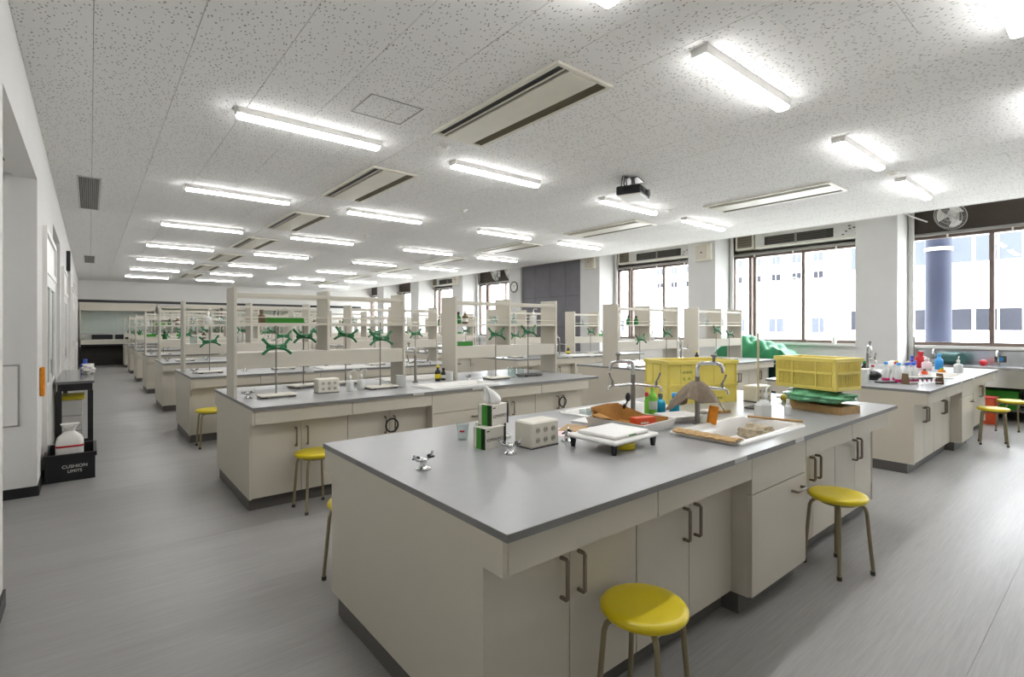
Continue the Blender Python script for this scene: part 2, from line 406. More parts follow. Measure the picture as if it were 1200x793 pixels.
# window wall pieces and windows
ZS, ZWT = 1.13, 3.06            # sill and head
bays = [(YB, COLS[0][0])] + [(COLS[i][1], COLS[i + 1][0]) for i in range(len(COLS) - 1)] + [(COLS[-1][1], YF)]
struct('wall_right', MB().box(XW - 0.03, XW + 0.12, YB, YF, 0, ZS - 0.05), M['wall'], 'white wall below the windows', 'wall')
DARKBAY = 4
struct('trim_2', MB().box(XW - 0.12, XW + 0.02, YB, YF, ZS - 0.05, ZS), M['white'], 'white window sill ledge along the right wall', 'sill')
for bi, (a, b) in enumerate(bays):
    if bi == DARKBAY: continue
    struct('wall_transom', MB().box(XW + 0.0, XW + 0.1, a, b, ZWT, ZT), M['brown'], 'dark brown panel above the windows of bay ' + ['behind the camera', 'with the wall fan', 'with the grey ventilation unit', 'left of the cream speaker', '', 'beside the clock', 'left of the clock column', 'far back', 'farthest back'][bi], 'wall panel')
    n = bi + 1
    wn = thing('window_%d' % n, 'bronze-framed sliding window ' + ['behind the camera', 'at far right below the wall fan', 'behind the green tarpaulin', 'left of the second column', '', 'right of the clock', 'left of the clock column', 'far back', 'farthest back'][bi], 'window', (XW, (a + b) / 2, 0), kind='structure')
    L = b - a; h = L / 2
    # mullions as in the photograph (offset from the near end of the bay)
    ms = [0.02, 1.17, 2.17, 2.27] if L < 3 else [0.02, L * 0.5]
    ms = [m for m in ms if m < L - 0.15]
    fb = MB(); d0, d1 = -0.02, 0.06
    fb.box(d0, d1, -h, h, ZS, ZS + 0.06); fb.box(d0, d1, -h, h, ZWT - 0.07, ZWT)
    fb.box(d0, d1, -h, -h + 0.06, ZS, ZWT); fb.box(d0, d1, h - 0.06, h, ZS, ZWT)
    part('window_frame', fb.mesh('window_frame', M['frame']), wn)
    if bi == 1: ms = [L - 1.08, L - 2.13]
    edges = [-h + 0.06]
    for m_ in sorted(ms):
        if m_ < 0.1: continue
        part('mullion', MB().box(d0 - 0.01, d1, -h + m_ - 0.03, -h + m_ + 0.03, ZS + 0.06, ZWT - 0.07).mesh('mullion', M['frame']), wn)
        edges += [-h + m_ - 0.03, -h + m_ + 0.03]
    edges.append(h - 0.06)
    for q in range(0, len(edges), 2):
        if edges[q + 1] - edges[q] > 0.1:
            part('pane', MB().box(0.018, 0.024, edges[q], edges[q + 1], ZS + 0.06, ZWT - 0.07).mesh('pane', M['pane']), wn)
    rl = thing('curtain_rail', 'grey curtain rail with small clips over the window ' + ['behind the camera', 'below the wall fan', 'behind the green tarpaulin', 'left of the second column', '', 'right of the clock', 'left of the clock column', 'far back', 'farthest back'][bi], 'curtain rail', (XW - 0.1, (a + b) / 2, ZWT - 0.02), group='curtain rails over the windows')
    part('rail_bar', MB().box(-0.02, 0.08, -h + 0.01, h - 0.01, 0, 0.045, 0.004).mesh('rail_bar', M['railgrey']), rl)
    for q in range(3):
        part('clip', MB().box(-0.012, 0.0, -0.012, 0.012, -0.05, -0.001).mesh('clip', M['white']), rl, (0, -h + L * (0.2 + 0.3 * q), 0))
# dark panelled bay
a, b = bays[DARKBAY]
dp = thing('wall_dark_panel', 'dark grey panelled wall between two white columns', 'wall panel', (XCOL + 0.06, (a + b) / 2, 0), kind='structure')
part('panel_backing', MB().box(0.02, 0.3, -(b - a) / 2, (b - a) / 2, 0, ZT).mesh('panel_backing', M['black']), dp)
nx = 4; wpan = (b - a) / nx
for q in range(nx):
    zs = [0, 1.2 + (q % 2) * 0.25, 2.35, ZT]
    for r_ in range(3):
        part('wall_panel', MB().box(0, 0.02, -(b - a) / 2 + q * wpan + 0.004, -(b - a) / 2 + (q + 1) * wpan - 0.004, zs[r_] + 0.004, zs[r_ + 1] - 0.004, 0.002).mesh('wall_panel', M['darkpanel']), dp)
# ------------------------------------------------------------------ exterior
gx = single('exterior_ground', MB().box(XW + 0.2, 120, -60, 120, -7.2, -7.0).mesh('exterior_ground', M['ground']), 'pale ground outside the windows', 'ground', kind='structure')
def ext_building(label, x, y0, y1, z1, winrows, ww, gap, first, depth=8):
    t = thing('exterior_building', label, 'building', (x, y0, -7.0))
    part('wall', MB().box(0, depth, 0, y1 - y0, 0, z1 + 7).mesh('ext_wall', M['extwhite']), t)
    part('parapet', MB().box(-0.15, depth, -0.1, y1 - y0 + 0.1, z1 + 7, z1 + 7.25).mesh('parapet', M['extwhite']), t)
    for (za, zb, dark) in winrows:
        yy = first
        while yy + ww < y1 - y0 - 0.4:
            w_ = part('window', cached(('ext_window', ww, round(zb - za, 2), dark), lambda: MB().box(-0.02, 0.0, 0, ww, 0, zb - za), M['extwin'] if dark else M['extwin2']), t, (0, yy, za + 7))
            part('window_bar', cached(('ext_bar', ww, round(zb - za, 2)), lambda: MB().box(-0.07, -0.02, ww * 0.48, ww * 0.52, 0, zb - za).box(-0.10, -0.02, -0.04, ww + 0.04, -0.08, 0.0), M['extwhite']), w_)
            yy += ww + gap
    return t
ext_building('white building with rows of grey windows seen through the right window', 36, -20, 12.5, 12, [(1.27, 2.42, True), (4.9, 6.25, False), (8.6, 9.9, True)], 1.75, 0.16, 0.6)
ext_building('pale low building seen through the window behind the tarpaulin', 46, 14.5, 40, 5.2, [(1.0, 2.2, False)], 1.2, 2.2, 1.2)
ext_building('pale taller block far behind the low building outside', 66, 20, 46, 13, [(7.0, 8.0, True), (9.2, 10.2, False)], 1.0, 1.4, 3.0)
pp = thing('exterior_column', 'blue-grey round column outside the right window', 'column', (13.0, 2.46, -7.0))
part('shaft', MB().cyl((0, 0, 0), (0, 0, 12), 0.21, n=28).mesh('shaft', M['extpipe']), pp)
part('collar', MB().cyl((0, 0, 9.95), (0, 0, 10.02), 0.225, n=28).mesh('collar', M['lightgrey']), pp)

# ------------------------------------------------------------------ ceiling fixtures
ROWW = ['front', 'first', 'second', 'third', 'fourth', 'fifth', 'sixth', 'seventh', 'eighth']
COLW = ['aisle-side', 'left-centre', 'right-centre', 'window-side']
LX = [0.93, 3.03, 5.48, 7.53]; LY = [0.42, 1.78, 4.69, 7.60, 10.47, 13.37, 16.25, 19.15, 22.05]
def light_body():
    mb = MB(); mb.prism([(-0.062, 0.0), (-0.052, -0.05), (0.052, -0.05), (0.062, 0.0)], 0.0, 1.25, 'x'); return mb
def light_lens():
    mb = MB(); mb.prism([(-0.05, -0.0505), (-0.05, -0.062), (-0.038, -0.073), (0, -0.077), (0.038, -0.073), (0.05, -0.062), (0.05, -0.0505)], 0.012, 1.238, 'x'); return mb
for r_, yy in enumerate(LY):
    for c_, xx in enumerate(LX):
        if r_ == 0 and c_ in (0, 3): continue  # front row: right-centre lamp is out of view, added for its light
        t = thing('ceiling_light', 'lit white batten light, %s lamp in the %s row from the camera' % (COLW[c_], ROWW[r_]), 'ceiling light', (xx, yy, ZC), group='batten lights on the ceiling')
        part('housing', cached('light_housing', light_body, M['white']), t)
        part('diffuser', cached('light_diffuser', light_lens, M['led']), t)
def cassette(x0, x1, y0, y1, label):
    w, l = x1 - x0, y1 - y0; key = (round(w, 2), round(l, 2))
    t = thing('air_conditioner', label, 'air conditioner', (x0, y0, ZC), group='ceiling air conditioner panels')
    def fr():
        m = MB(); e = 0.035
        m.box(0, w, 0, e, -0.022, 0, 0.004).box(0, w, l - e, l, -0.022, 0, 0.004).box(0, e, e, l - e, -0.022, 0).box(w - e, w, e, l - e, -0.022, 0)
        return m
    part('frame', cached(('ac_frame',) + key, fr, M['offwhite']), t)
    part('panel', cached(('ac_panel',) + key, lambda: MB().box(0.14, w - 0.14, 0.036, l - 0.036, -0.026, -0.004, 0.004), M['offwhite']), t)
    part('backing', cached(('ac_back',) + key, lambda: MB().box(0.035, w - 0.035, 0.035, l - 0.035, -0.004, -0.001), M['black']), t)
    part('louver', cached(('ac_lou',) + key, lambda: MB().prism([(0.098, -0.014), (0.108, -0.024), (0.111, -0.021), (0.101, -0.011)], 0.04, l - 0.04, 'y'), M['offwhite']), t)
    part('louver', cached(('ac_lou2',) + key, lambda: MB().prism([(w - 0.128, -0.010), (w - 0.088, -0.022), (w - 0.086, -0.018), (w - 0.126, -0.006)], 0.04, l - 0.04, 'y'), M['louver']), t)
    part('louver', cached(('ac_lou3',) + key, lambda: MB().prism([(w - 0.080, -0.010), (w - 0.040, -0.022), (w - 0.038, -0.018), (w - 0.078, -0.006)], 0.04, l - 0.04, 'y'), M['louver']), t)
for i in range(7):
    y0 = 2.46 + 2.92 * i
    if y0 > 22: break
    cassette(2.43, 3.0, y0, y0 + 1.65, 'cream ceiling air conditioner left of centre, %s from the camera' % ROWW[i + 1])
    cassette(7.05, 7.65, y0 - 0.08, y0 + 1.62, 'cream ceiling air conditioner toward the windows, %s from the camera' % ROWW[i + 1])
for i, (y0, y1) in enumerate([(7.95, 10.1), (16.7, 18.6)]):
    t = thing('ceiling_vent', ['long grey ceiling grille near the left wall, nearer one', 'long grey ceiling grille near the left wall, farther one'][i], 'vent', (-0.125, y0, ZC), group='ceiling grilles')
    l = y1 - y0
    part('frame', MB().box(0, 0.235, 0, 0.02, -0.012, 0).box(0, 0.235, l - 0.02, l, -0.012, 0).box(0, 0.02, 0.02, l - 0.02, -0.012, 0).box(0.215, 0.235, 0.02, l - 0.02, -0.012, 0).mesh('frame', M['lightgrey']), t)
    part('backing', MB().box(0.02, 0.215, 0.02, l - 0.02, -0.002, 0).mesh('backing', M['gap']), t)
    for q in range(9):
        x = 0.028 + q * 0.021
        part('slat', MB().prism([(x, -0.004), (x + 0.014, -0.011), (x + 0.016, -0.010), (x + 0.002, -0.002)], 0.02, l - 0.02, 'y').mesh('slat', M['ventgrey']), t)
t = single('ceiling_hatch', MB().box(0, 0.455, 0, 0.012, -0.004, 0).box(0, 0.455, 0.408, 0.42, -0.004, 0).box(0, 0.012, 0.012, 0.408, -0.004, 0).box(0.443, 0.455, 0.012, 0.408, -0.004, 0).mesh('ceiling_hatch', M['hatchline']), 'square metal-trimmed ceiling access hatch', 'hatch', (1.675, 3.73, ZC))
for i, (x, y, w) in enumerate([(2.72, 4.36, 'beside the nearest air conditioner'), (7.22, 1.78, 'between two batten lights at upper right'), (4.43, 6.55, 'left of the projector'), (4.2, 9.6, 'farther back in the ceiling centre'), (6.9, 4.55, 'at the end of the window-side air conditioner')]):
    t = thing('smoke_detector', 'round white ceiling detector ' + w, 'detector', (x, y, ZC), group='ceiling detectors')
    part('base', cached('det_base', lambda: MB().lathe([(0.001, -0.012), (0.062, -0.012), (0.066, -0.006), (0.066, 0)], 24), M['white']), t)
    part('dome', cached('det_dome', lambda: MB().lathe([(0.001, -0.04), (0.022, -0.039), (0.035, -0.03), (0.045, -0.012)], 24), M['white']), t)
# projector hanging from the ceiling
pj = thing('projector', 'black and white projector hung from the ceiling', 'projector', (5.14, 3.90, ZC - 0.27), rz=0.35)
part('mount_plate', MB().box(-0.13, 0.13, -0.1, 0.1, 0.258, 0.27).mesh('mount_plate', M['dullsteel']), pj)
part('pole', MB().cyl((0, 0, 0.17), (0, 0, 0.26), 0.025).box(-0.09, 0.09, -0.02, 0.02, 0.165, 0.19).mesh('pole', M['dullsteel']), pj)
part('body', MB().box(-0.2, 0.2, -0.15, 0.15, 0.06, 0.165, 0.012).mesh('body', M['black']), pj)
part('underside', MB().box(-0.19, 0.19, -0.14, 0.14, 0.045, 0.062, 0.004).mesh('underside', M['white']), pj)
part('lens', MB().cyl((0.1, -0.15, 0.115), (0.1, -0.175, 0.115), 0.045, n=20).mesh('lens', M['dullsteel']), pj)
for q in range(3):
    part('cable', MB().tube([(-0.12, 0.02 * q, 0.262), (-0.22 - 0.03 * q, 0.02 * q, 0.25), (-0.27, 0.03 * q, 0.2 - 0.03 * q), (-0.24, 0.02 * q, 0.12), (-0.2, 0.02 * q, 0.10)], 0.007, 6).mesh('cable', M['black']), pj)

# ------------------------------------------------------------------ benches
BW, BL, INS = 1.55, 3.945, 0.125        # depth, length, how far the doors sit back
UNITS = [(0.0, 0.787), (0.787, 1.575), (1.575, 2.23), (2.23, 3.0), (3.0, 3.785)]
UPOS = ['leftmost', 'second from left', 'middle', 'second from right', 'rightmost']
SINKX = (1.64, 2.46)
def handle_v():
    m = MB(); r = 0.008
    return m.tube([(0, 0, 0), (0, -0.028, 0), (0, -0.034, 0.006), (0, -0.034, 0.136), (0, -0.028, 0.142), (0, 0, 0.142)], r, 8)
def handle_h():
    m = MB(); r = 0.008
    return m.tube([(0, 0, 0), (0, -0.026, 0), (0.006, -0.032, 0), (0.114, -0.032, 0), (0.12, -0.026, 0), (0.12, 0, 0)], r, 8)
def endpanel(th=0.018):
    a, b = 0.022, BW - 0.022; c, d = INS - 0.004, BW - INS + 0.004
    return MB().prism([(a, 0.808), (a, 0.694), (c, 0.694), (c, 0.10), (d, 0.10), (d, 0.694), (b, 0.694), (b, 0.808)], 0, th, 'x')
def double_cabinet(x0, w, bx, by, label, left_end, right_end, both):
    t = thing('base_cabinet', label, 'cabinet', (bx + x0, by, 0), group='cream cupboards under the laboratory benches')
    e0 = 0.019 if left_end else 0.0005; e1 = w - (0.019 if right_end else 0.0005); key = (round(w, 3), left_end, right_end)
    part('body', cached(('cab_body',) + key, lambda: MB().box(e0, e1, INS + 0.034, BW - INS - 0.034, 0.10, 0.60).box(e0, e1, INS + 0.034, INS + 0.044, 0.60, 0.694).box(e0, e1, BW - INS - 0.044, BW - INS - 0.034, 0.60, 0.694).box(e0, e1, 0.042, 0.06, 0.70, 0.808).box(e0, e1, BW - 0.06, BW - 0.042, 0.70, 0.808), M['cream']), t)
    part('plinth', cached(('cab_plinth',) + key, lambda: MB().box(0.012 if left_end else 0, w - (0.012 if right_end else 0), INS + 0.055, BW - INS - 0.055, 0, 0.10), M['kick']), t)
    part('soffit', cached(('cab_soffit',) + key, lambda: MB().box(e0, e1, 0.04, INS + 0.06, 0.694, 0.70).box(e0, e1, BW - INS - 0.06, BW - 0.04, 0.694, 0.70), M['cream']), t)
    if left_end: part('end_panel', cached('end_panel', endpanel, M['cream']), t)
    if right_end: part('end_panel', cached('end_panel', endpanel, M['cream']), t, (w - 0.018, 0, 0))
    lo, hi = (0.0195 if left_end else 0.0028), w - (0.0195 if right_end else 0.0028)
    mid = w / 2
    for side in ((0, 1) if both else (0,)):
        yy = (lambda q: q) if side == 0 else (lambda q: BW - q)
        ya, yb = sorted((yy(0.02), yy(0.0395)))
        part('drawer_front', cached(('drawer_front', side) + key, lambda: MB().box(lo, hi, ya, yb, 0.696, 0.806, 0.0012), M['cream']), t)
        for q, (a, b) in enumerate(((lo, mid - 0.0017), (mid + 0.0017, hi))):
            ya, yb = sorted((yy(INS), yy(INS + 0.0185)))
            d = part('door', cached(('door', side, q) + key, lambda: MB().box(a, b, ya, yb, 0.105, 0.690, 0.0012), M['cream']), t)
            hx = (mid - 0.045) if q == 0 else (mid + 0.045)
            part('handle', cached('handle_v', handle_v, M['bronze']), d, (hx, yy(INS), 0.482), rz=PI if side else 0)
    return t
def sink_cabinet(x0, w, bx, by, label, both):
    t = thing('sink_cabinet', label, 'cabinet', (bx + x0, by, 0), group='cream sink units under the laboratory benches')
    part('body', cached('sinkcab_body', lambda: MB().box(0.0005, w - 0.0005, 0.04, BW - 0.04, 0.10, 0.5).box(0.0005, 0.02, 0.04, BW - 0.04, 0.5, 0.808).box(w - 0.02, w - 0.0005, 0.04, BW - 0.04, 0.5, 0.70).box(w - 0.02, w - 0.0005, 0.04, 0.098, 0.70, 0.808).box(0.02, w - 0.02, 0.04, 0.05, 0.5, 0.808), M['cream']), t)
    part('plinth', cached('sinkcab_plinth', lambda: MB().box(0.0, w, 0.09, BW - 0.09, 0, 0.10), M['kick']), t)
    for side in ((0, 1) if both else (0,)):
        yy = (lambda q: q) if side == 0 else (lambda q: BW - q)
        ya, yb = sorted((yy(0.0205), yy(0.0395)))
        part('top_panel', cached(('sinkcab_top', side), lambda: MB().box(0.002, w - 0.002, ya, yb, 0.618, 0.806, 0.0012), M['cream']), t)
        d = part('door', cached(('sinkcab_door', side), lambda: MB().box(0.002, w - 0.002, ya, yb, 0.105, 0.612, 0.0012), M['cream']), t)
        part('handle', cached('handle_h', handle_h, M['bronze']), d, ((w - 0.19) if side == 0 else 0.19, yy(0.0205), 0.545), rz=PI if side else 0)
    return t
def worktop_mesh():
    m = MB(); z0, z1 = 0.809, HC
    s0, s1 = SINKX; ya, yb = 0.115, 0.53
    xs = [0, s0, s1, BL]; ys = [0, ya, yb, BW - yb, BW - ya, BW]
    hole = lambda i, j: i == 1 and j in (1, 3)
    v = {}; m.v = []
    def V(i, j, k):
        if (i, j, k) not in v: v[i, j, k] = len(m.v); m.v.append((xs[i], ys[j], (z0, z1)[k]))
        return v[i, j, k]
    for i in range(3):
        for j in range(5):
            if hole(i, j):
                continue
            m.f.append((V(i, j, 1), V(i + 1, j, 1), V(i + 1, j + 1, 1), V(i, j + 1, 1))); m.sm.append(False)
            m.f.append((V(i, j, 0), V(i, j + 1, 0), V(i + 1, j + 1, 0), V(i + 1, j, 0))); m.sm.append(False)
            for (di, dj, a, b) in ((0, -1, (i, j), (i + 1, j)), (0, 1, (i + 1, j + 1), (i, j + 1)), (-1, 0, (i, j + 1), (i, j)), (1, 0, (i + 1, j), (i + 1, j + 1))):
                ii, jj = i + di, j + dj
                if not (0 <= ii < 3 and 0 <= jj < 5) or hole(ii, jj):
                    m.f.append((V(*a, 0), V(*b, 0), V(*b, 1), V(*a, 1))); m.sm.append(False)
    return m
def edge_mesh():
    m = MB(); e = 0.0012
    return m.box(-e, BL + e, -e, 0, 0.808, HC - 0.0012).box(-e, BL + e, BW, BW + e, 0.808, HC - 0.0012).box(-e, 0, 0, BW, 0.808, HC - 0.0012).box(BL, BL + e, 0, BW, 0.808, HC - 0.0012)
def sink_mesh():
    """rectangular ceramic basin with a raised rim; origin at the middle of the rim, on the worktop"""
    a, b = (SINKX[1] - SINKX[0]) / 2, 0.415 / 2
    def loop(x, y, z, r, n=5):
        o = []
        for (sx, sy, a0) in ((1, 1, 0), (-1, 1, 90), (-1, -1, 180), (1, -1, 270)):
            for k in range(n):
                t = math.radians(a0 + 90 * k / (n - 1)); o.append((sx * (x - r) + r * math.cos(t), sy * (y - r) + r * math.sin(t), z))
        return o
    loops = [loop(0.05, 0.05, -0.124, 0.029), loop(a - 0.035, b - 0.035, -0.124, 0.03), loop(a - 0.006, b - 0.006, -0.10, 0.03), loop(a - 0.006, b - 0.006, 0.0006, 0.03), loop(a + 0.012, b + 0.012, 0.0006, 0.035), loop(a + 0.012, b + 0.012, 0.010, 0.035), loop(a + 0.006, b + 0.006, 0.016, 0.033), loop(a - 0.022, b - 0.022, 0.016, 0.03), loop(a - 0.03, b - 0.03, 0.008, 0.03),
             loop(a - 0.045, b - 0.045, -0.095, 0.04), loop(a - 0.075, b - 0.075, -0.112, 0.04), loop(0.03, 0.03, -0.116, 0.029)]
    v = [p for l in loops for p in l]; n = len(loops[0]); m = MB()
    m.add(v, [(i * n + k, i * n + (k + 1) % n, (i + 1) * n + (k + 1) % n, (i + 1) * n + k) for i in range(len(loops) - 1) for k in range(n)], True)
    m.add([v[k] for k in range(len(v) - n, len(v))], [tuple(range(n))])
    return m
def shelf_unit(x, y, L, label):
    """open steel reagent rack on legs: end panels, short middle panel, shelf, beam, rails"""
    t = thing('reagent_shelf', label, 'shelf', (x, y, HC), group='open reagent shelves on the benches')
    D, H, th = 0.30, 0.966, 0.026; zb0, zb1 = 0.248, 0.39
    for q, xx in enumerate((0, L - th)):
        part('end_panel', cached('shelf_end', lambda: MB().box(0, th, 0, D, 0, H, 0.002), M['cream2']), t, (xx, 0, 0))
    part('middle_panel', cached('shelf_mid', lambda: MB().box(0, th, 0, D, zb1 + 0.001, H, 0.002), M['cream2']), t, (L / 2 - th / 2, 0, 0))
    part('beam', cached(('shelf_beam', L), lambda: MB().box(th, L - th, 0.012, D - 0.012, zb0, zb1, 0.003), M['cream2']), t)
    for (a, b) in ((th, L / 2 - th / 2), (L / 2 + th / 2, L - th)):
        part('shelf_board', cached(('shelf_board', L), lambda: MB().box(0, L / 2 - 1.5 * th, 0.01, D - 0.01, 0.630, 0.652, 0.002), M['cream2']), t, (a, 0, 0))
        for yy in (0.012, D - 0.026):
            part('top_rail', cached(('shelf_rail', L), lambda: MB().box(0, L / 2 - 1.5 * th, 0, 0.014, 0.884, 0.918, 0.002), M['cream2']), t, (a, yy, 0))
            part('guard_rail', cached(('shelf_guard', L), lambda: MB().box(0, L / 2 - 1.5 * th, 0, 0.008, 0.700, 0.708), M['cream2']), t, (a, yy, 0))
    return t
SHELF_DY = 0.70
def bench(bx, by, row, colname, shelves, both, sinks=True):
    rn = ROWW[row + 1]; who = '%s %s bench' % (rn, colname)
    for q, (a, b) in enumerate(UNITS):
        if q == 2: sink_cabinet(a, b - a, bx, by, 'cream sink unit in the middle of the ' + who, both)
        else: double_cabinet(a, b - a, bx, by, 'cream double-door cupboard, %s of the %s' % (UPOS[q], who), q == 0, q == 4, both)
    t = thing('worktop', 'grey laminate worktop of the ' + who, 'worktop', (bx, by, 0), group='laboratory bench worktops')
    part('slab', cached('worktop_slab', worktop_mesh, M['top']), t)
    part('edge_band', cached('worktop_edge', edge_mesh, M['topedge']), t)
    for xx in (1.36, 2.03):
        part('label_plate', cached('label_plate', lambda: MB().box(0, 0.115, -0.0032, -0.0013, 0.812, HC - 0.002), M['lightgrey']), t, (xx, 0, 0))
    if sinks:
        for s_, yy in enumerate((0.3225, BW - 0.3225)):
            single('sink', cached('sink_basin', sink_mesh, M['sink']), 'white ceramic sink, %s of the %s' % (('near one', 'far one')[s_], who), 'sink', (bx + (SINKX[0] + SINKX[1]) / 2, by + yy, HC), group='bench sinks')
    if shelves:
        shelf_unit(bx + 0.005, by + SHELF_DY, 1.645, 'cream open shelf rack on the left half of the ' + who)
        shelf_unit(bx + 2.285, by + SHELF_DY, 1.63, 'cream open shelf rack on the right half of the ' + who)
PITCH = 3.07
LROW = [1.18 + PITCH * k for k in range(8)]
RROW = [1.24 + PITCH * k for k in range(7)]
BXL, BXR = 0.955, 6.22
for k, yy in enumerate(LROW): bench(BXL, yy, k, 'aisle-side', k > 0, k < 2, k < 5)
for k, yy in enumerate(RROW): bench(BXR, yy, k, 'window-side', k > 0, k < 2, k < 4)

# ------------------------------------------------------------------ stools
def stool_seat():
    return MB().lathe([(0.001, -0.034), (0.12, -0.034), (0.145, -0.03), (0.156, -0.018), (0.157, -0.008), (0.150, 0.001), (0.135, 0.005), (0.09, 0.002), (0.04, 0.0), (0.001, 0.0)], 40)
def stool_leg():
    r = 0.0105; h = 0.45
    return MB().tube([(0.03, 0, h - 0.045), (0.09, 0, h - 0.046), (0.118, 0, h - 0.052), (0.136, 0, h - 0.066), (0.145, 0, h - 0.09), (0.150, 0, h - 0.15), (0.176, 0, 0.012)], r, 10)
def stool(x, y, rz, label):
    t = thing('stool', label, 'stool', (x, y, 0), rz, group='round yellow stools')
    part('seat', cached('stool_seat', stool_seat, M['yellow']), t, (0, 0, 0.45))
    part('seat_plate', cached('stool_plate', lambda: MB().cyl((0, 0, 0.398), (0, 0, 0.416), 0.10, n=24), M['leg']), t)
    for q in range(4):
        l = part('leg', cached('stool_leg', stool_leg, M['leg']), t, (0, 0, 0), rz=PI / 4 + q * PI / 2)
        part('rubber_foot', cached('stool_foot', lambda: MB().cyl((0.1745, 0, 0), (0.1735, 0, 0.022), 0.0135, n=10), M['rubber']), l)
    return t
stool(1.545, 1.125, 0.15, 'round yellow stool in the foreground, nearest the camera')
stool(3.47, 1.13, -0.42, 'round yellow stool in front of the right half of the nearest bench')
stool(1.40, 4.19, 0.1, 'round yellow stool at the left end of the second aisle-side bench')
stool(1.19, 2.87, 0.3, 'round yellow stool mostly hidden behind the nearest aisle-side bench')
stool(1.13, 7.16, 0.0, 'round yellow stool far left beside the third aisle-side bench')
stool(8.62, 1.10, 0.2, 'round yellow stool in front of the window-side bench, nearer one')
stool(9.70, 1.05, 0.5, 'round yellow stool at the far right edge of the picture')
# ------------------------------------------------------------------ small builders
def text_mesh(body, size, material, extrude=0.0004):
    cu = bpy.data.curves.new('lettering', 'FONT'); cu.body = body; cu.size = size; cu.extrude = extrude; cu.align_x = 'CENTER'; cu.align_y = 'CENTER'; cu.resolution_u = 3
    o = bpy.data.objects.new('lettering', cu); COL.objects.link(o)
    dg = bpy.context.evaluated_depsgraph_get(); dg.update()
    me = bpy.data.meshes.new_from_object(o.evaluated_get(dg)); bpy.data.objects.remove(o); bpy.data.curves.remove(cu)
    me.materials.clear(); me.materials.append(material); return me
UP = (PI / 2, 0, 0)      # lettering stood upright, facing -y
def gas_tap(x, y, rz, label, tip='black'):
    t = thing('gas_tap', label, 'gas tap', (x, y, HC), rz, group='gas taps on the bench centrelines')
    part('base', cached('tap_base', lambda: MB().lathe([(0.001, 0.0), (0.034, 0.0), (0.034, 0.006), (0.024, 0.012), (0.016, 0.02), (0.014, 0.036), (0.02, 0.044), (0.014, 0.052), (0.001, 0.053)], 20), M['chrome']), t)
    for s in (1, -1):
        a = part('nozzle', cached('tap_nozzle', lambda: MB().tube([(0, 0, 0.042), (0.02, 0, 0.043), (0.036, 0.004, 0.046), (0.048, 0.006, 0.055), (0.056, 0.007, 0.068)], [0.010, 0.009, 0.0075, 0.0065, 0.006], 10), M['chrome']), t, rz=0 if s > 0 else PI)
        part('lever', cached(('tap_lever', tip), lambda: MB().box(0.022, 0.05, -0.016, -0.006, 0.046, 0.054, 0.002).ell((0.03, 0.0, 0.054), 0.010, 0.010, 0.008, 10, 6), M[tip]), a)
    return t
def power_box(x, y, rz, label):
    t = thing('power_outlet_box', label, 'outlet box', (x, y, HC), rz, group='cream outlet boxes on the benches')
    part('body', cached('pbox_body', lambda: MB().box(-0.1, 0.1, -0.065, 0.065, 0.004, 0.135, 0.008), M['offwhite']), t)
    part('base', cached('pbox_base', lambda: MB().box(-0.098, 0.098, -0.063, 0.063, 0, 0.006), M['printdark']), t)
    for q in range(6):
        s = part('socket', cached('pbox_socket', lambda: MB().cyl((0, -0.065, 0), (0, -0.0665, 0), 0.0125, n=16), M['cream']), t, (-0.055 + 0.055 * (q % 3), 0, 0.092 - 0.05 * (q // 3)))
        part('slot', cached('pbox_slot', lambda: MB().box(-0.006, -0.003, -0.0672, -0.0665, -0.006, 0.006).box(0.003, 0.006, -0.0672, -0.0665, -0.006, 0.006), M['black']), s)
        part('surround', cached('pbox_ring', lambda: MB().tube([(0.0135 * math.cos(a), -0.0660, 0.0135 * math.sin(a)) for a in [2 * PI * i / 16 for i in range(17)]], 0.0010, 5, False), M['bronze']), s)
    return t
def lab_stand(x, y, rz, label, rod=0.62, zc=0.44, clamp=True, base='offwhite', sway=0.0):
    t = thing('lab_stand', label, 'lab stand', (x, y, HC), rz, group='laboratory stands with green clamps')
    part('base', cached(('stand_base', base), lambda: MB().box(-0.15, 0.15, -0.09, 0.09, 0.012, 0.028, 0.004), M[base]), t)
    for sx in (-1, 1):
        part('foot', cached('stand_foot', lambda: MB().box(-0.025, 0.025, -0.085, 0.085, 0, 0.012, 0.002), M['black']), t, (sx * 0.115, 0, 0))
    part('rod', cached(('stand_rod', rod), lambda: MB().cyl((0, 0.02, 0.028), (0, 0.02, rod), 0.0065, n=10), M['dullsteel']), t)
    if clamp:
        def cl():
            m = MB(); m.ell((0, 0, 0), 0.038, 0.022, 0.022, 12, 8)
            for sx in (-1, 1):
                m.tube([(sx * 0.02, 0, 0.005), (sx * 0.06, 0.0, 0.012), (sx * 0.085, 0.01, 0.04), (sx * 0.115, 0.012, 0.075)], [0.018, 0.015, 0.012, 0.014], 8)
                m.tube([(sx * 0.02, 0, -0.005), (sx * 0.06, 0.0, -0.014), (sx * 0.085, -0.01, -0.032), (sx * 0.12, -0.012, -0.062)], [0.018, 0.015, 0.012, 0.013], 8)
                m.ell((sx * 0.078, 0, 0.0), 0.010, 0.014, 0.022, 8, 6)
            return m
        c = part('clamp', cached('stand_clamp', cl, M['green']), t, (0, 0.0, zc), label='green four-armed double burette clamp')
        c.rotation_euler = (0, sway, 0)
        part('clamp_screw', cached('clamp_screw', lambda: MB().cyl((0, -0.02, 0), (0, -0.05, 0), 0.007, n=8).cyl((-0.014, -0.05, 0), (0.014, -0.05, 0), 0.004, n=6), M['dullsteel']), c)
    return t
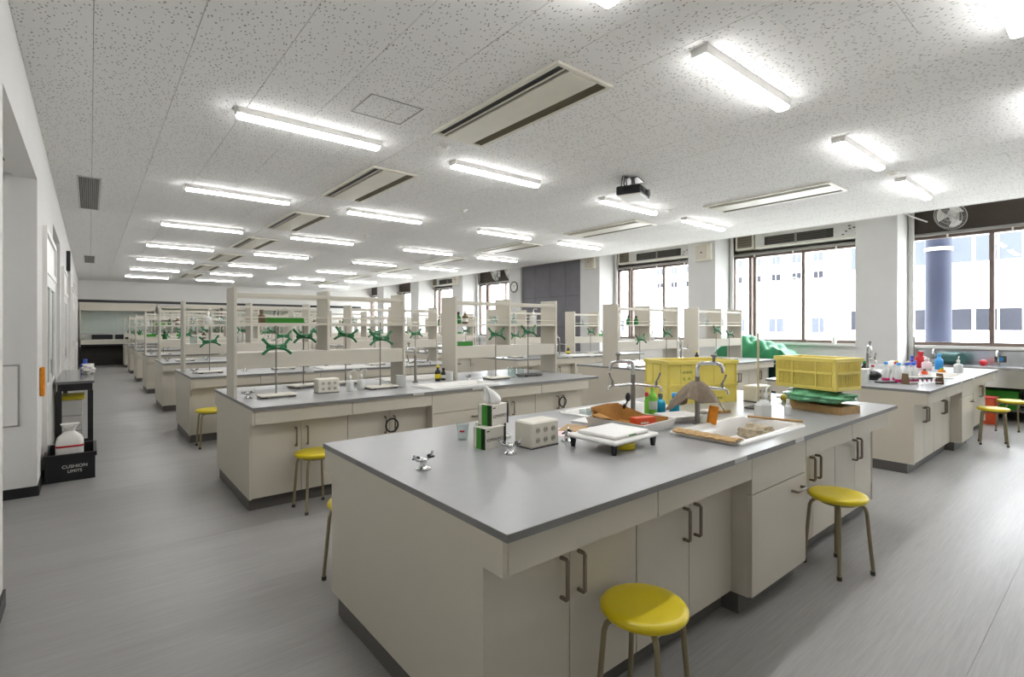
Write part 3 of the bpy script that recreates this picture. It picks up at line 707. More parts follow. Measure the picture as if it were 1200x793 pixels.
def bottle_mesh(r, h, neck, cap_h=0.02):
    return MB().lathe([(0.001, 0.0), (r * 0.92, 0.0), (r, 0.006), (r, h * 0.62), (r * 0.9, h * 0.72), (neck, h * 0.82), (neck, h)], 18)
def bottle(name, x, y, z, label, cat, r, h, body, cap, neck=None, group=None, spout=False, band=None, rz=0.0):
    neck = neck or r * 0.42
    t = thing(name, label, cat, (x, y, z), rz, group)
    part('body', cached(('bottle_body', round(r, 3), round(h, 3), round(neck, 3), body), lambda: bottle_mesh(r, h, neck), M[body]), t)
    ch = 0.022 if h > 0.08 else 0.012
    part('cap', cached(('bottle_cap', round(h, 3), round(neck, 3), cap), lambda: MB().lathe([(neck * 1.18, h - 0.004), (neck * 1.18, h + ch - 0.003), (neck * 1.05, h + ch), (0.001, h + ch)], 16), M[cap]), t)
    if spout:
        part('spout', cached(('bottle_spout', round(h, 3)), lambda: MB().tube([(0, 0, h + ch), (0, 0, h + ch + 0.02), (0.012, 0, h + ch + 0.04), (0.05, 0, h + ch + 0.045), (0.07, 0, h + ch + 0.03)], [0.005, 0.005, 0.005, 0.004, 0.003], 8), M['white']), t)
    if band:
        part('label_band', cached(('bottle_band', round(r, 3), round(h, 3), band), lambda: MB().lathe([(r + 0.0006, h * 0.2), (r + 0.0012, h * 0.21), (r + 0.0012, h * 0.5), (r + 0.0006, h * 0.51)], 18), M[band]), t)
    return t
def beaker(x, y, z, label, r=0.04, h=0.09, group=None, m='glassware', name='beaker'):
    me = cached(('beaker', r, h, m), lambda: MB().lathe([(0.001, 0.0), (r * 0.9, 0.0), (r, 0.006), (r, h - 0.004), (r + 0.004, h), (r + 0.001, h), (r - 0.002, h - 0.005), (r - 0.002, 0.007), (0.001, 0.004)], 20), M[m])
    return single(name, me, label, 'beaker', (x, y, z), group=group)
def flask(x, y, z, label, r=0.045, h=0.12, group=None, m='glassware'):
    me = cached(('flask', r, h, m), lambda: MB().lathe([(0.001, 0.0), (r * 0.95, 0.0), (r, 0.008), (r * 0.4, h * 0.68), (r * 0.3, h * 0.78), (r * 0.3, h * 0.97), (r * 0.38, h), (r * 0.26, h * 0.97), (r * 0.26, h * 0.78), (r * 0.36, h * 0.68), (r * 0.94, 0.01), (0.001, 0.004)], 20), M[m])
    return single('flask', me, label, 'flask', (x, y, z), group=group)
def faucet(x, y, rz, label, arms=(0.25, PI - 0.4)):
    t = thing('lab_faucet', label, 'faucet', (x, y, HC), rz, group='multi-outlet laboratory faucets')
    part('post', cached('fct_post', lambda: MB().cyl((0, 0, 0), (0, 0, 0.012), 0.032, n=20).cyl((0, 0, 0.012), (0, 0, 0.30), 0.0155, n=16), M['dullsteel']), t)
    part('spout', cached('fct_spout', lambda: MB().tube([(0, 0, 0.30), (0, 0, 0.355), (-0.006, 0, 0.375), (-0.025, 0, 0.386), (-0.115, 0, 0.386), (-0.14, 0, 0.378), (-0.152, 0, 0.355), (-0.155, 0, 0.325)], [0.0125] * 7 + [0.009], 12), M['chrome']), t)
    part('spout_valve', cached('fct_valve', lambda: MB().cyl((-0.10, 0, 0.386), (-0.10, 0, 0.43), 0.010, n=12).ell((-0.10, 0, 0.435), 0.02, 0.02, 0.012, 12, 6), M['dullsteel']), t)
    for s, a in enumerate(arms):
        arm = part('arm', cached('fct_arm', lambda: MB().tube([(0, 0, 0.235), (-0.06, 0, 0.232), (-0.12, 0, 0.226), (-0.165, 0, 0.226), (-0.18, 0, 0.215), (-0.185, 0, 0.19)], [0.010, 0.010, 0.010, 0.009, 0.008, 0.007], 10), M['chrome']), t, rz=a)
        part('lever', cached('fct_lever', lambda: MB().cyl((-0.15, 0, 0.226), (-0.15, 0, 0.26), 0.009, n=10).tube([(-0.15, 0, 0.26), (-0.165, 0, 0.285), (-0.175, 0, 0.315)], [0.006, 0.005, 0.007], 8), M['dullsteel']), arm)
    return t

# ------------------------------------------------------------------ nearest bench: things on the worktop
BY = LROW[0]; CY = BY + BW / 2
gas_tap(1.115, CY, 0.15, 'chrome gas tap alone at the left of the nearest worktop')
gas_tap(1.575, CY - 0.03, -0.5, 'chrome gas tap in front of the green tissue boxes', 'printdark')
gas_tap(1.985, CY - 0.015, 0.5, 'black-handled gas tap left of the white scale tray')
power_box(1.80, CY + 0.025, 0.03, 'cream outlet box with six sockets on the nearest worktop')
cup = thing('plastic_cup', 'clear plastic cup with a small red mark beside the tissue boxes', 'cup', (1.575, 2.335, HC))
part('body', MB().lathe([(0.001, 0), (0.026, 0), (0.034, 0.085), (0.036, 0.087), (0.034, 0.088), (0.024, 0.004), (0.001, 0.003)], 20).mesh('body', M['clear']), cup)
part('red_mark', MB().box(-0.013, 0.013, -0.0335, -0.031, 0.046, 0.056).mesh('red_mark', M['red']), cup, rz=-0.7)
def tissue_box(x, y, z, rz, label, tissue=False):
    t = thing('tissue_box', label, 'tissue box', (x, y, z), rz, group='green and white tissue boxes')
    w, d, h = 0.14, 0.088, 0.106
    part('carton', cached('tb_carton', lambda: MB().box(0, w, 0, d, 0, h, 0.001), M['boxwhite']), t)
    part('green_end', cached('tb_green', lambda: MB().box(-0.0008, 0.0, 0.0, d * 0.73, 0, h).box(-0.0008, 0.0, d * 0.99, d, 0, h), M['boxgreen']), t)
    part('green_stripe', cached('tb_green2', lambda: MB().box(w, w + 0.0008, d * 0.25, d, 0, h), M['boxgreen']), t)
    part('black_stripe', cached('tb_black', lambda: MB().box(-0.0008, 0.0, 0, d * 0.28, 0, h).box(-0.0008, 0.005, -0.0008, 0.0, 0, h).box(w - 0.012, w + 0.0008, -0.0008, 0, 0, h).box(w, w + 0.0008, 0, d * 0.25, 0, h), M['black']), t)
    part('lettering', cached_text('KIMWIPES', 0.025, 'printdark'), t, (w * 0.5, -0.0006, h * 0.42), rot=UP)
    part('print_mark', cached('tb_mark', lambda: MB().box(0.014, 0.034, -0.0008, -0.0001, h * 0.82, h * 0.88), M['printdark']), t)
    if tissue:
        def ts():
            m = MB()
            def fn(u, v):
                th = 2 * PI * u
                rr = (0.046 * (1 - v) ** 0.55 + 0.010) * (1 + 0.22 * math.sin(3 * th + 2 * v) + 0.10 * math.sin(7 * th)) * (0.55 + 0.45 * min(1, v * 4 + 0.2))
                return (0.075 + 1.15 * rr * math.cos(th) - 0.05 * v * v, d / 2 + 0.72 * rr * math.sin(th) + 0.01 * v, h + 0.001 + 0.092 * v - 0.012 * math.cos(th) * v)
            return m.sheet(fn, 36, 10)
        part('tissue', cached('tb_tissue', ts, M['tissue']), t, label='white tissue pulled up from the box')
    return t
TXT = {}
def cached_text(body, size, m):
    if (body, size, m) not in TXT: TXT[body, size, m] = text_mesh(body, size, M[m])
    return TXT[body, size, m]
tissue_box(1.52, 2.06, HC, 0.05, 'green tissue box lying in front, below the open one')
tissue_box(1.60, 2.155, HC, 0.06, 'green tissue box behind the front one, mostly hidden')
tissue_box(1.585, 2.09, HC + 0.107, 0.22, 'open green tissue box on top with a white tissue sticking out', True)
single('petri_dish', MB().lathe([(0.001, 0), (0.045, 0), (0.046, 0.012), (0.043, 0.012), (0.042, 0.004), (0.001, 0.003)], 24).mesh('petri_dish', M['white']), 'small white dish behind the tissue boxes', 'dish', (1.79, 2.25, HC))
single('paper_sheet', MB().box(-0.1, 0.1, -0.07, 0.07, 0, 0.001).mesh('paper_sheet', M['pink']), 'pale pink paper lying behind the outlet box', 'paper', (2.13, 2.14, HC), 0.3)
# scale tray on black legs
t = thing('tray_table', 'white low tray stand on black feet with a white lid', 'tray', (2.10, 1.72, HC), 0.04)
part('plate', MB().box(-0.19, 0.19, -0.155, 0.155, 0.048, 0.066, 0.006).mesh('plate', M['white']), t)
part('lid', MB().box(-0.145, 0.145, -0.12, 0.12, 0.0665, 0.084, 0.005).mesh('lid', M['white']), t)
part('label', MB().box(-0.03, 0.03, -0.1212, -0.12, 0.071, 0.079).mesh('label', M['boxgreen']), t)
for sx in (-1, 1):
    for sy in (-1, 1):
        part('leg', cached('traytable_leg', lambda: MB().cyl((0, 0, 0), (0, 0, 0.048), 0.012, 0.018, 10), M['black']), t, (sx * 0.165, sy * 0.13, 0))
single('yellow_tape_roll', MB().lathe([(0.03, 0.0), (0.055, 0.0), (0.057, 0.004), (0.057, 0.026), (0.055, 0.03), (0.03, 0.03), (0.03, 0.0)], 24).mesh('yellow_tape_roll', M['yellowplain']), 'yellow roll lying under the white tray stand', 'tape roll', (2.11, 1.655, HC))
# white tray with cardboard
t = thing('plastic_tray', 'white rectangular plastic tray holding cardboard, beside the near sink', 'tray', (2.39, 1.80, HC), 0.0)
def tray_shell(w, d, h, th=0.004, s=0.02):
    m = MB()
    o0 = [(-w / 2 + s, -d / 2 + s), (w / 2 - s, -d / 2 + s), (w / 2 - s, d / 2 - s), (-w / 2 + s, d / 2 - s)]
    o1 = [(-w / 2, -d / 2), (w / 2, -d / 2), (w / 2, d / 2), (-w / 2, d / 2)]
    v = [(x, y, 0) for x, y in o0] + [(x, y, h) for x, y in o1] + [(x * 0.97, y * 0.96, h) for x, y in o1] + [(x * 0.97, y * 0.96, th) for x, y in o0]
    f = [(3, 2, 1, 0), (12, 13, 14, 15)]
    for a in (0, 4, 8): f += [(a + k, a + (k + 1) % 4, a + 4 + (k + 1) % 4, a + 4 + k) for k in range(4)]
    return m.add(v, f)
t.location = (2.57, 1.97, HC); t.rotation_euler = (0, 0, 0.06)
part('shell', tray_shell(0.36, 0.42, 0.06).mesh('shell', M['white']), t)
cb = thing('cardboard_box', 'torn open brown cardboard carton in the white tray', 'cardboard', (2.57, 1.97, HC + 0.006), 0.06)
part('bottom', MB().box(-0.14, 0.14, -0.175, 0.175, 0.0, 0.004).mesh('bottom', M['card']), cb)
def flap(pts, th=0.004):
    m = MB(); n = len(pts); a = [Vector(p) for p in pts]; nrm = (a[1] - a[0]).cross(a[2] - a[0]).normalized() * th
    return m.add([tuple(p) for p in a] + [tuple(p + nrm) for p in a], [tuple(range(n - 1, -1, -1)), tuple(range(n, 2 * n))] + [(k, (k + 1) % n, n + (k + 1) % n, n + k) for k in range(n)])
part('flap', flap([(-0.14, 0.165, 0.002), (0.14, 0.165, 0.002), (0.155, 0.20, 0.105), (0.02, 0.195, 0.115), (-0.15, 0.19, 0.11)]).mesh('flap', M['card']), cb)
part('flap', flap([(0.13, -0.17, 0.004), (0.13, 0.165, 0.004), (0.165, 0.20, 0.10), (0.16, 0.0, 0.054), (0.15, -0.17, 0.06)]).mesh('flap', M['card']), cb)
part('flap', flap([(-0.13, 0.16, 0.004), (-0.13, -0.17, 0.004), (-0.16, -0.19, 0.05), (-0.17, 0.02, 0.062), (-0.15, 0.17, 0.10)]).mesh('flap', M['card']), cb)
part('flap', flap([(-0.17, 0.04, 0.066), (-0.168, 0.02, 0.064), (-0.25, 0.04, 0.075), (-0.25, 0.10, 0.085), (-0.16, 0.12, 0.085)]).mesh('flap', M['card']), cb)
t = thing('carton', 'small red-orange carton with pale lettering in the cardboard', 'carton', (2.60, 1.90, HC + 0.0105), -0.25)
part('box', MB().box(-0.075, 0.075, -0.03, 0.03, 0, 0.058, 0.001).mesh('box', M['redorange']), t)
part('print_strip', MB().box(-0.04, 0.02, -0.0306, -0.0301, 0.020, 0.032).mesh('print_strip', M['boxwhite']), t)
single('cardboard_sheet', MB().box(-0.10, 0.10, -0.07, 0.07, 0, 0.004).mesh('cardboard_sheet', M['wood']), 'flat tan cardboard piece behind the white tray stand', 'cardboard', (2.27, 2.16, HC), 0.5)
single('paper_stack', MB().box(-0.09, 0.09, -0.06, 0.06, 0, 0.012, 0.001).mesh('paper_stack', M['white']), 'white paper pad behind the cardboard sheet', 'paper', (2.50, 2.27, HC), 0.2)
for i, (x, y) in enumerate([(2.70, 2.46), (2.79, 2.475)]):
    beaker(x, y, HC - 0.104, 'clear plastic beaker standing in the far sink, %s one' % ('left', 'right')[i], 0.043, 0.135, 'beakers in the far sink', 'clear')
# faucets and things hung on them
faucet(2.80, 2.125, -0.66, 'laboratory faucet by the far sink of the nearest bench')
single('rubber_nozzle', MB().ell((0, 0, 0.0), 0.022, 0.016, 0.03, 12, 8).ell((-0.035, 0.0, -0.06), 0.016, 0.013, 0.02, 10, 6).tube([(0, 0, -0.02), (-0.02, 0, -0.045), (-0.035, 0, -0.05)], 0.006, 6).mesh('rubber_nozzle', M['black']), 'black rubber nozzles hung on the far faucet post', 'nozzle', (2.7615, 2.137, HC + 0.15))
faucet(2.985, 1.765, 2.30, 'laboratory faucet by the near sink with a cloth over it', (0.0,))
def cloth_cone():
    def fn(u, v):
        th = -2.75 + 5.5 * u
        rr = 0.024 + v * (0.105 + 0.03 * math.sin(3 * th + 0.6) + 0.016 * math.sin(7 * th) + 0.008 * math.sin(13 * th))
        return (1.15 * rr * math.cos(th), 0.85 * rr * math.sin(th), 0.272 - 0.03 * v - (0.11 + 0.034 * math.sin(2 * th + 1.9) + 0.02 * math.sin(5 * th)) * v ** 1.7)
    return MB().sheet(fn, 90, 12, 0.003)
single('cloth', cloth_cone().mesh('cloth', M['cloth']), 'grey-brown cloth draped over the near faucet', 'cloth', (2.985, 1.765, HC), 2.30)
single('sponge', MB().box(-0.028, 0.028, -0.014, 0.014, 0, 0.115, 0.004).xf(Matrix.Rotation(0.16, 4, 'Y')).mesh('sponge', M['orange']), 'orange sponge block standing against the near faucet', 'sponge', (3.02, 1.69, HC + 0.0048), -0.7)
# cleaning bottles by the far faucet
bottle('detergent_bottle', 3.06, 2.155, HC, 'green washing-up liquid bottle with a yellow tip', 'bottle', 0.032, 0.19, 'greenbottle', 'yellowplain', 0.012, band='lightgrey')
bottle('red_marker_bottle', 2.985, 2.15, HC, 'thin red and green bottle beside the green detergent', 'bottle', 0.016, 0.14, 'greenbottle', 'red', 0.011)
bottle('spray_bottle', 3.17, 2.165, HC, 'blue liquid bottle with a grey cap, left of two', 'bottle', 0.036, 0.115, 'bluebottle', 'printdark', 0.014, group='blue liquid bottles')
bottle('spray_bottle', 3.215, 2.08, HC, 'blue liquid bottle with a tall blue cap, right of two', 'bottle', 0.034, 0.125, 'bluebottle', 'lightblue', 0.016, group='blue liquid bottles', spout=False)
single('green_scourer', MB().lathe([(0.001, 0), (0.04, 0.0), (0.044, 0.008), (0.036, 0.018), (0.001, 0.02)], 16).mesh('green_scourer', M['greenbottle']), 'green scrubbing pad on the worktop by the bottles', 'scourer', (2.818, 2.01, HC))
single('white_tray', tray_shell(0.26, 0.2, 0.035).mesh('white_tray', M['white']), 'shallow white tray behind the near sink', 'tray', (3.03, 1.925, HC), -0.3)
# yellow crates
def crate_tall(x, y, rz, label):
    t = thing('storage_crate', label, 'crate', (x, y, HC), rz)
    L, Wd, H = 0.64, 0.36, 0.345; s = 0.012
    m = MB()
    m.box(0, L, 0, s, 0.0, H - 0.02).box(0, L, Wd - s, Wd, 0.0, H - 0.02).box(0, s, s, Wd - s, 0.0, H - 0.02).box(L - s, L, s, Wd - s, 0, H - 0.02).box(s, L - s, s, Wd - s, 0, s)
    part('walls', m.mesh('walls', M['crate']), t)
    part('rim', MB().box(-0.012, L + 0.012, -0.012, s, H - 0.03, H, 0.003).box(-0.012, L + 0.012, Wd - s, Wd + 0.012, H - 0.03, H, 0.003).box(-0.012, s, s, Wd - s, H - 0.03, H).box(L - s, L + 0.012, s, Wd - s, H - 0.03, H).mesh('rim', M['crate']), t)
    part('waist_band', MB().box(-0.006, L + 0.006, -0.006, 0, H * 0.40, H * 0.45).box(-0.006, 0, 0, Wd, H * 0.40, H * 0.45).box(L, L + 0.006, 0, Wd, H * 0.40, H * 0.45).mesh('waist_band', M['crate']), t)
    for q in range(7):
        part('rib', cached('crate_rib', lambda: MB().box(-0.005, 0.005, -0.006, 0, 0.0, H - 0.03), M['crate']), t, (0.012 + q * (L - 0.024) / 6, 0, 0))
    for q in range(4):
        part('rib', cached('crate_rib2', lambda: MB().box(-0.006, 0, -0.005, 0.005, 0.0, H - 0.03), M['crate']), t, (0, 0.012 + q * (Wd - 0.024) / 3, 0))
    part('lettering', text_mesh('VAMMM', 0.034, M['printgreen']), t, (0.165, -0.0006, H * 0.72), rot=UP)
    part('lettering', text_mesh('IL  A', 0.036, M['printgreen']), t, (0.165, -0.0006, H * 0.58), rot=UP)
    part('lettering', text_mesh('VAMMM', 0.03, M['printgreen']), t, (0.45, -0.0006, H * 0.1), rot=UP)
    return t
crate_tall(3.545, 2.345, -0.42, 'tall yellow plastic crate with green lettering on the nearest worktop')
power_box(4.275, 1.985, -0.15, 'cream outlet box between the two yellow crates')
def crate_slat(x, y, z, rz, label):
    t = thing('slatted_crate', label, 'crate', (x, y, z), rz)
    L, Wd, H = 0.30, 0.46, 0.23; s = 0.008          # local x short, local y long
    part('rim', MB().box(-0.012, L + 0.012, -0.012, 0.014, H - 0.028, H, 0.003).box(-0.012, L + 0.012, Wd - 0.014, Wd + 0.012, H - 0.028, H, 0.003).box(-0.012, 0.014, 0.014, Wd - 0.014, H - 0.028, H).box(L - 0.014, L + 0.012, 0.014, Wd - 0.014, H - 0.028, H).mesh('rim', M['crate']), t)
    part('floor_panel', MB().box(0, L, 0, Wd, 0, 0.008).mesh('floor_panel', M['crate']), t)
    for px_, py_ in ((0, 0), (L - 0.02, 0), (0, Wd - 0.02), (L - 0.02, Wd - 0.02)):
        part('corner_post', cached('sc_post', lambda: MB().box(0, 0.02, 0, 0.02, 0.0085, H - 0.0285), M['crate']), t, (px_, py_, 0))
    for zz in (0.0085, H * 0.5):
        part('band', cached(('sc_band', zz), lambda: MB().box(-0.004, 0.010, 0.0205, Wd - 0.0205, zz, zz + 0.018).box(L - 0.010, L + 0.004, 0.0205, Wd - 0.0205, zz, zz + 0.018).box(0.0205, L - 0.0205, -0.004, 0.010, zz, zz + 0.018).box(0.0205, L - 0.0205, Wd - 0.010, Wd + 0.004, zz, zz + 0.018), M['crate']), t)
    m = MB(); n = 34
    for q in range(n):
        yy = 0.024 + q * (Wd - 0.048) / (n - 1)
        for xx in (0.001, L - 0.007): m.box(xx, xx + 0.006, yy - 0.0035, yy + 0.0035, 0.0268, H * 0.5).box(xx, xx + 0.006, yy - 0.0035, yy + 0.0035, H * 0.5 + 0.0182, H - 0.0285)
    for q in range(12):
        xx = 0.03 + q * (L - 0.06) / 11
        for yy in (0.001, Wd - 0.007): m.box(xx - 0.0035, xx + 0.0035, yy, yy + 0.006, 0.0268, H * 0.5).box(xx - 0.0035, xx + 0.0035, yy, yy + 0.006, H * 0.5 + 0.0182, H - 0.0285)
    o = part('grille_bars', m.mesh('grille_bars', M['crate']), t); o['kind'] = 'stuff'
    for yy in (0.14, 0.32):
        part('rib', cached('sc_rib', lambda: MB().box(-0.007, -0.0042, -0.006, 0.006, 0.0085, H - 0.03), M['crate']), t, (0, yy, 0))
    part('inner_stack', MB().box(0.03, L - 0.03, 0.03, Wd - 0.03, 0.009, H - 0.05).mesh('inner_stack', M['crate']), t)
    return t
crate_slat(4.0, 1.315, 0.998, -0.23, 'yellow slatted crate on a green-wrapped bundle')
def lump(rx, ry, rz_, seed, n=22, m_=12, amp=0.16):
    r = random.Random(seed); ph = [r.uniform(0, 6.28) for _ in range(8)]
    mb = MB().ell((0, 0, 0), 1, 1, 1, n, m_)
    out = []
    for (x, y, z) in mb.v:
        k = 1 + amp * (math.sin(5 * x + ph[0]) * math.sin(6 * y + ph[1]) + 0.6 * math.sin(9 * z + ph[2] + 4 * x) + 0.4 * math.sin(13 * y + ph[3] + 5 * z))
        out.append((x * rx * k, y * ry * k, max(min(z * k, 0.98), -0.98) * rz_))
    mb.v = out; return mb
single('wrapped_bundle', lump(0.19, 0.25, 0.053, 3, 48, 22, 0.11).mesh('wrapped_bundle', M['bagreen']), 'green plastic-wrapped bundle under the slatted crate', 'bundle', (4.18, 1.495, HC + 0.106), -0.23)
t = thing('wooden_box', 'shallow brown wooden box under the green bundle', 'box', (4.03, 1.29, HC), -0.23)
for a in ((0, 0.22, 0, 0.010, 0, 0.054), (0, 0.22, 0.37, 0.38, 0, 0.054), (0, 0.010, 0.0101, 0.3699, 0, 0.054), (0.21, 0.22, 0.0101, 0.3699, 0, 0.054)):
    part('side', MB().box(*a).mesh('side', M['wood']), t)
part('bottom', MB().box(0.0101, 0.2099, 0.0101, 0.3699, 0.0, 0.006).mesh('bottom', M['wood']), t)
t = thing('bamboo_rod_stand', 'thin pale rod standing upright on a dark plate beside the slatted crate', 'rod stand', (3.935, 1.82, HC))
part('base', MB().box(-0.12, 0.05, -0.05, 0.05, 0, 0.014, 0.003).mesh('base', M['printdark']), t)
part('rod', MB().cyl((0, 0, 0.014), (0, 0, 0.57), 0.0075, n=10).mesh('rod', M['bamboo']), t)
t = thing('plastic_canister', 'milky square plastic bottle behind the near sink', 'bottle', (3.53, 1.60, HC), -0.5)
part('body', MB().box(-0.048, 0.048, -0.036, 0.036, 0, 0.095, 0.010).mesh('body', M['milky']), t)
part('shoulder', MB().lathe([(0.042, 0.0955), (0.034, 0.108), (0.022, 0.112), (0.022, 0.118), (0.001, 0.119)], 18).mesh('shoulder', M['milky']), t)
bottle('dropper_bottle', 3.765, 1.535, HC, 'small white dropper bottle left of the wooden box', 'bottle', 0.024, 0.09, 'milky', 'white', 0.009, spout=False)
bottle('wash_bottle', 3.71, 1.66, HC, 'white wash bottle behind the dropper bottle', 'bottle', 0.03, 0.12, 'milky', 'white', 0.011, spout=True)
t = thing('olive_bottle', 'olive squeeze bottle lying behind the pale rod', 'bottle', (4.42, 1.80, HC), 1.2)
part('body', MB().cyl((-0.09, 0, 0.03), (0.05, 0, 0.03), 0.03, n=18).mesh('body', M['olive']), t)
part('neck', MB().cyl((0.05, 0, 0.03), (0.08, 0, 0.03), 0.028, 0.012, n=16).cyl((0.08, 0, 0.03), (0.11, 0, 0.03), 0.013, n=14).mesh('neck', M['white']), t)
# mats and rags round the near sink
t = single('woven_mat', MB().sheet(lambda u, v: (-0.045 + 0.09 * u, -0.185 + 0.37 * v, 0.012 + 0.012 * math.sin(u * PI) + 0.002 * math.sin(v * 40)), 6, 40, 0.008).mesh('woven_mat', M['tan']), 'tan woven mat laid along the left rim of the near sink', 'mat', (2.605, 1.485, HC + 0.0135), -0.03)
single('rag', lump(0.07, 0.115, 0.06, 8, 26, 14, 0.14).mesh('rag', M['rag']), 'crumpled grey rag lying in the near sink', 'rag', (3.24, 1.503, HC - 0.052))
single('wooden_stick', MB().cyl((0, -0.16, 0.008), (0, 0.16, 0.008), 0.008, n=8).mesh('wooden_stick', M['wood']), 'thin wooden stick on the right rim of the near sink', 'stick', (3.405, 1.47, HC + 0.0165), 0.25)
single('bone_model', lump(0.07, 0.02, 0.016, 5, 20, 10, 0.2).ell((-0.07, 0.012, 0.0), 0.018, 0.018, 0.014, 10, 6).ell((0.07, -0.008, 0.0), 0.018, 0.02, 0.014, 10, 6).mesh('bone_model', M['boxwhite']), 'pale lumpy cotton piece behind the near sink', 'cotton', (3.38, 1.93, HC + 0.0165), -0.2)
single('wood_block', MB().box(-0.05, 0.05, -0.014, 0.014, 0, 0.022, 0.002).mesh('wood_block', M['wood']), 'small wooden block behind the near sink', 'wood block', (3.50, 1.86, HC), -0.3)
single('drain_plate', MB().box(-0.06, 0.06, -0.05, 0.05, 0, 0.003).mesh('drain_plate', M['dullsteel']), 'square metal plate at the right end of the nearest worktop', 'plate', (4.72, 1.43, HC))

# ------------------------------------------------------------------ second aisle-side bench
B2 = LROW[1]; SY = B2 + 0.56
gas_tap(1.05, B2 + 0.60, 0.3, 'dark gas tap at the left end of the second aisle-side bench', 'printdark')
lab_stand(1.273, SY, 0.0, 'lab stand with green clamp at the left of the second aisle-side bench', 0.63, 0.44)
power_box(1.72, SY + 0.02, 0.0, 'cream outlet box on the second aisle-side bench')
bottle('wash_bottle', 1.925, SY - 0.03, HC, 'clear wash bottle right of the outlet box, front one', 'bottle', 0.036, 0.13, 'milky', 'white', 0.012, spout=True)
bottle('wash_bottle', 2.06, SY + 0.03, HC, 'clear wash bottle right of the outlet box, rear one', 'bottle', 0.036, 0.13, 'milky', 'white', 0.012, spout=True)
lab_stand(2.26, SY, 0.0, 'lab stand with green clamp left of the white beaker on the second bench', 0.66, 0.50)
beaker(2.47, SY - 0.02, HC, 'white plastic jug at the sink gap of the second bench', 0.05, 0.12, m='milky', name='jug')
lab_stand(1.70, B2 + 1.16, 0.2, 'lab stand with brown-green clamp behind the left rack of the second bench', 0.64, 0.52)
lab_stand(2.14, B2 + 1.17, -0.15, 'lab stand with drooping green clamp behind the left rack, right one', 0.64, 0.53, sway=0.15)
bottle('detergent_bottle', 3.06, B2 + 0.79, HC, 'yellow and black detergent bottle between the racks', 'bottle', 0.033, 0.16, 'black', 'yellowplain', 0.014, band='yellowplain')
bottle('reagent_bottle', 3.165, B2 + 0.84, HC, 'dark bottle with white label between the racks', 'bottle', 0.03, 0.12, 'black', 'black', 0.014, band='white')
beaker(3.13, B2 + 0.66, HC, 'frosted plastic beaker right of the yellow detergent', 0.042, 0.115, m='milky')
faucet(2.80, B2 + 0.84, 0.3, 'laboratory faucet between the racks of the second aisle-side bench')
lab_stand(3.73, SY, 0.0, 'lab stand with green clamp, left one before the right rack', 0.58, 0.53)
lab_stand(4.27, SY + 0.03, 0.0, 'lab stand with dark base and green clamp, right one before the right rack', 0.68, 0.56, base='printdark')
beaker(3.985, SY + 0.03, HC, 'clear beaker between the two stands of the right rack', 0.05, 0.12)
beaker(4.06, SY - 0.05, HC, 'tall clear beaker in front of the right rack', 0.04, 0.11, m='clear')
gas_tap(3.36, SY + 0.05, 0.6, 'dark gas tap at the left foot of the right rack', 'printdark')
t = thing('ring_hook', 'black rubber ring hung on a cupboard handle of the second bench', 'ring', (4.345, B2 + INS - 0.042, 0.56))
part('ring', MB().tube([(0.055 * math.cos(a), -0.012, 0.055 * math.sin(a)) for a in [2 * PI * i / 20 for i in range(21)]], 0.008, 8, False).mesh('ring', M['black']), t)
t = thing('ring_hook', 'black rubber ring hung on the left cupboard handle of the second bench', 'ring', (2.137, B2 + INS - 0.042, 0.55))
part('ring', cached('ring_small', lambda: MB().tube([(0.06 * math.cos(a), -0.012, 0.06 * math.sin(a)) for a in [2 * PI * i / 20 for i in range(21)]], 0.008, 8, False), M['black']), t)
# things on the racks of the second bench
SZ = HC + 0.653
t = thing('green_case', 'green flat case on the left rack shelf', 'case', (1.42, B2 + SHELF_DY + 0.15, SZ))
part('body', MB().prism([(-0.16, 0), (0.16, 0), (0.15, 0.05), (-0.15, 0.05)], -0.08, 0.08, 'y').mesh('body', M['boxgreen']), t)
part('handle', MB().tube([(-0.09, 0, 0.05), (-0.07, 0, 0.11), (0, 0, 0.15), (0.07, 0, 0.11), (0.09, 0, 0.05)], 0.006, 8).mesh('handle', M['lightgrey']), t)
bottle('reagent_bottle', 1.22, B2 + SHELF_DY + 0.15, SZ, 'brown bottle beside the green case on the left rack', 'bottle', 0.03, 0.1, 'brownglass', 'brownglass', 0.014)
t = single('green_block', MB().box(-0.13, 0.13, -0.06, 0.06, 0, 0.05, 0.004).mesh('green_block', M['boxgreen']), 'green box on the beam at the left of the right rack', 'box', (3.42, B2 + SHELF_DY + 0.15, HC + 0.391))
# ------------------------------------------------------------------ nearest window-side bench
R1 = RROW[0]
faucet(7.25, R1 + 0.80, 0.5, 'laboratory faucet on the nearest window-side bench')
t = thing('storage_box', 'white translucent plastic box at the left of the window-side bench', 'box', (6.53, 1.95, HC), 0.1)
part('body', tray_shell(0.15, 0.24, 0.15, 0.004, 0.006).mesh('body', M['milky']), t)
part('lid', MB().box(-0.08, 0.08, -0.125, 0.125, 0.151, 0.16, 0.003).mesh('lid', M['white']), t)
part('label_patch', MB().box(0.02, 0.05, -0.121, -0.1185, 0.03, 0.10).mesh('label_patch', M['printgreen']), t)
single('green_can', MB().lathe([(0.001, 0), (0.035, 0), (0.035, 0.12), (0.03, 0.125), (0.001, 0.125)], 18).mesh('green_can', M['printgreen']), 'dark green can left of the white plastic box', 'can', (6.385, 2.11, HC))
single('rubber_bulb', MB().ell((0, 0, 0.055), 0.09, 0.09, 0.05, 18, 10).cyl((0, 0, 0), (0, 0, 0.02), 0.05, n=16).mesh('rubber_bulb', M['black']), 'black rubber bulb on the window-side bench by the faucet', 'rubber bulb', (7.05, 1.93, HC))
bottle('detergent_bottle', 7.32, 2.18, HC, 'yellow and white detergent bottle with a teal cap', 'bottle', 0.045, 0.19, 'yellowplain', 'teal', 0.016, band='white')
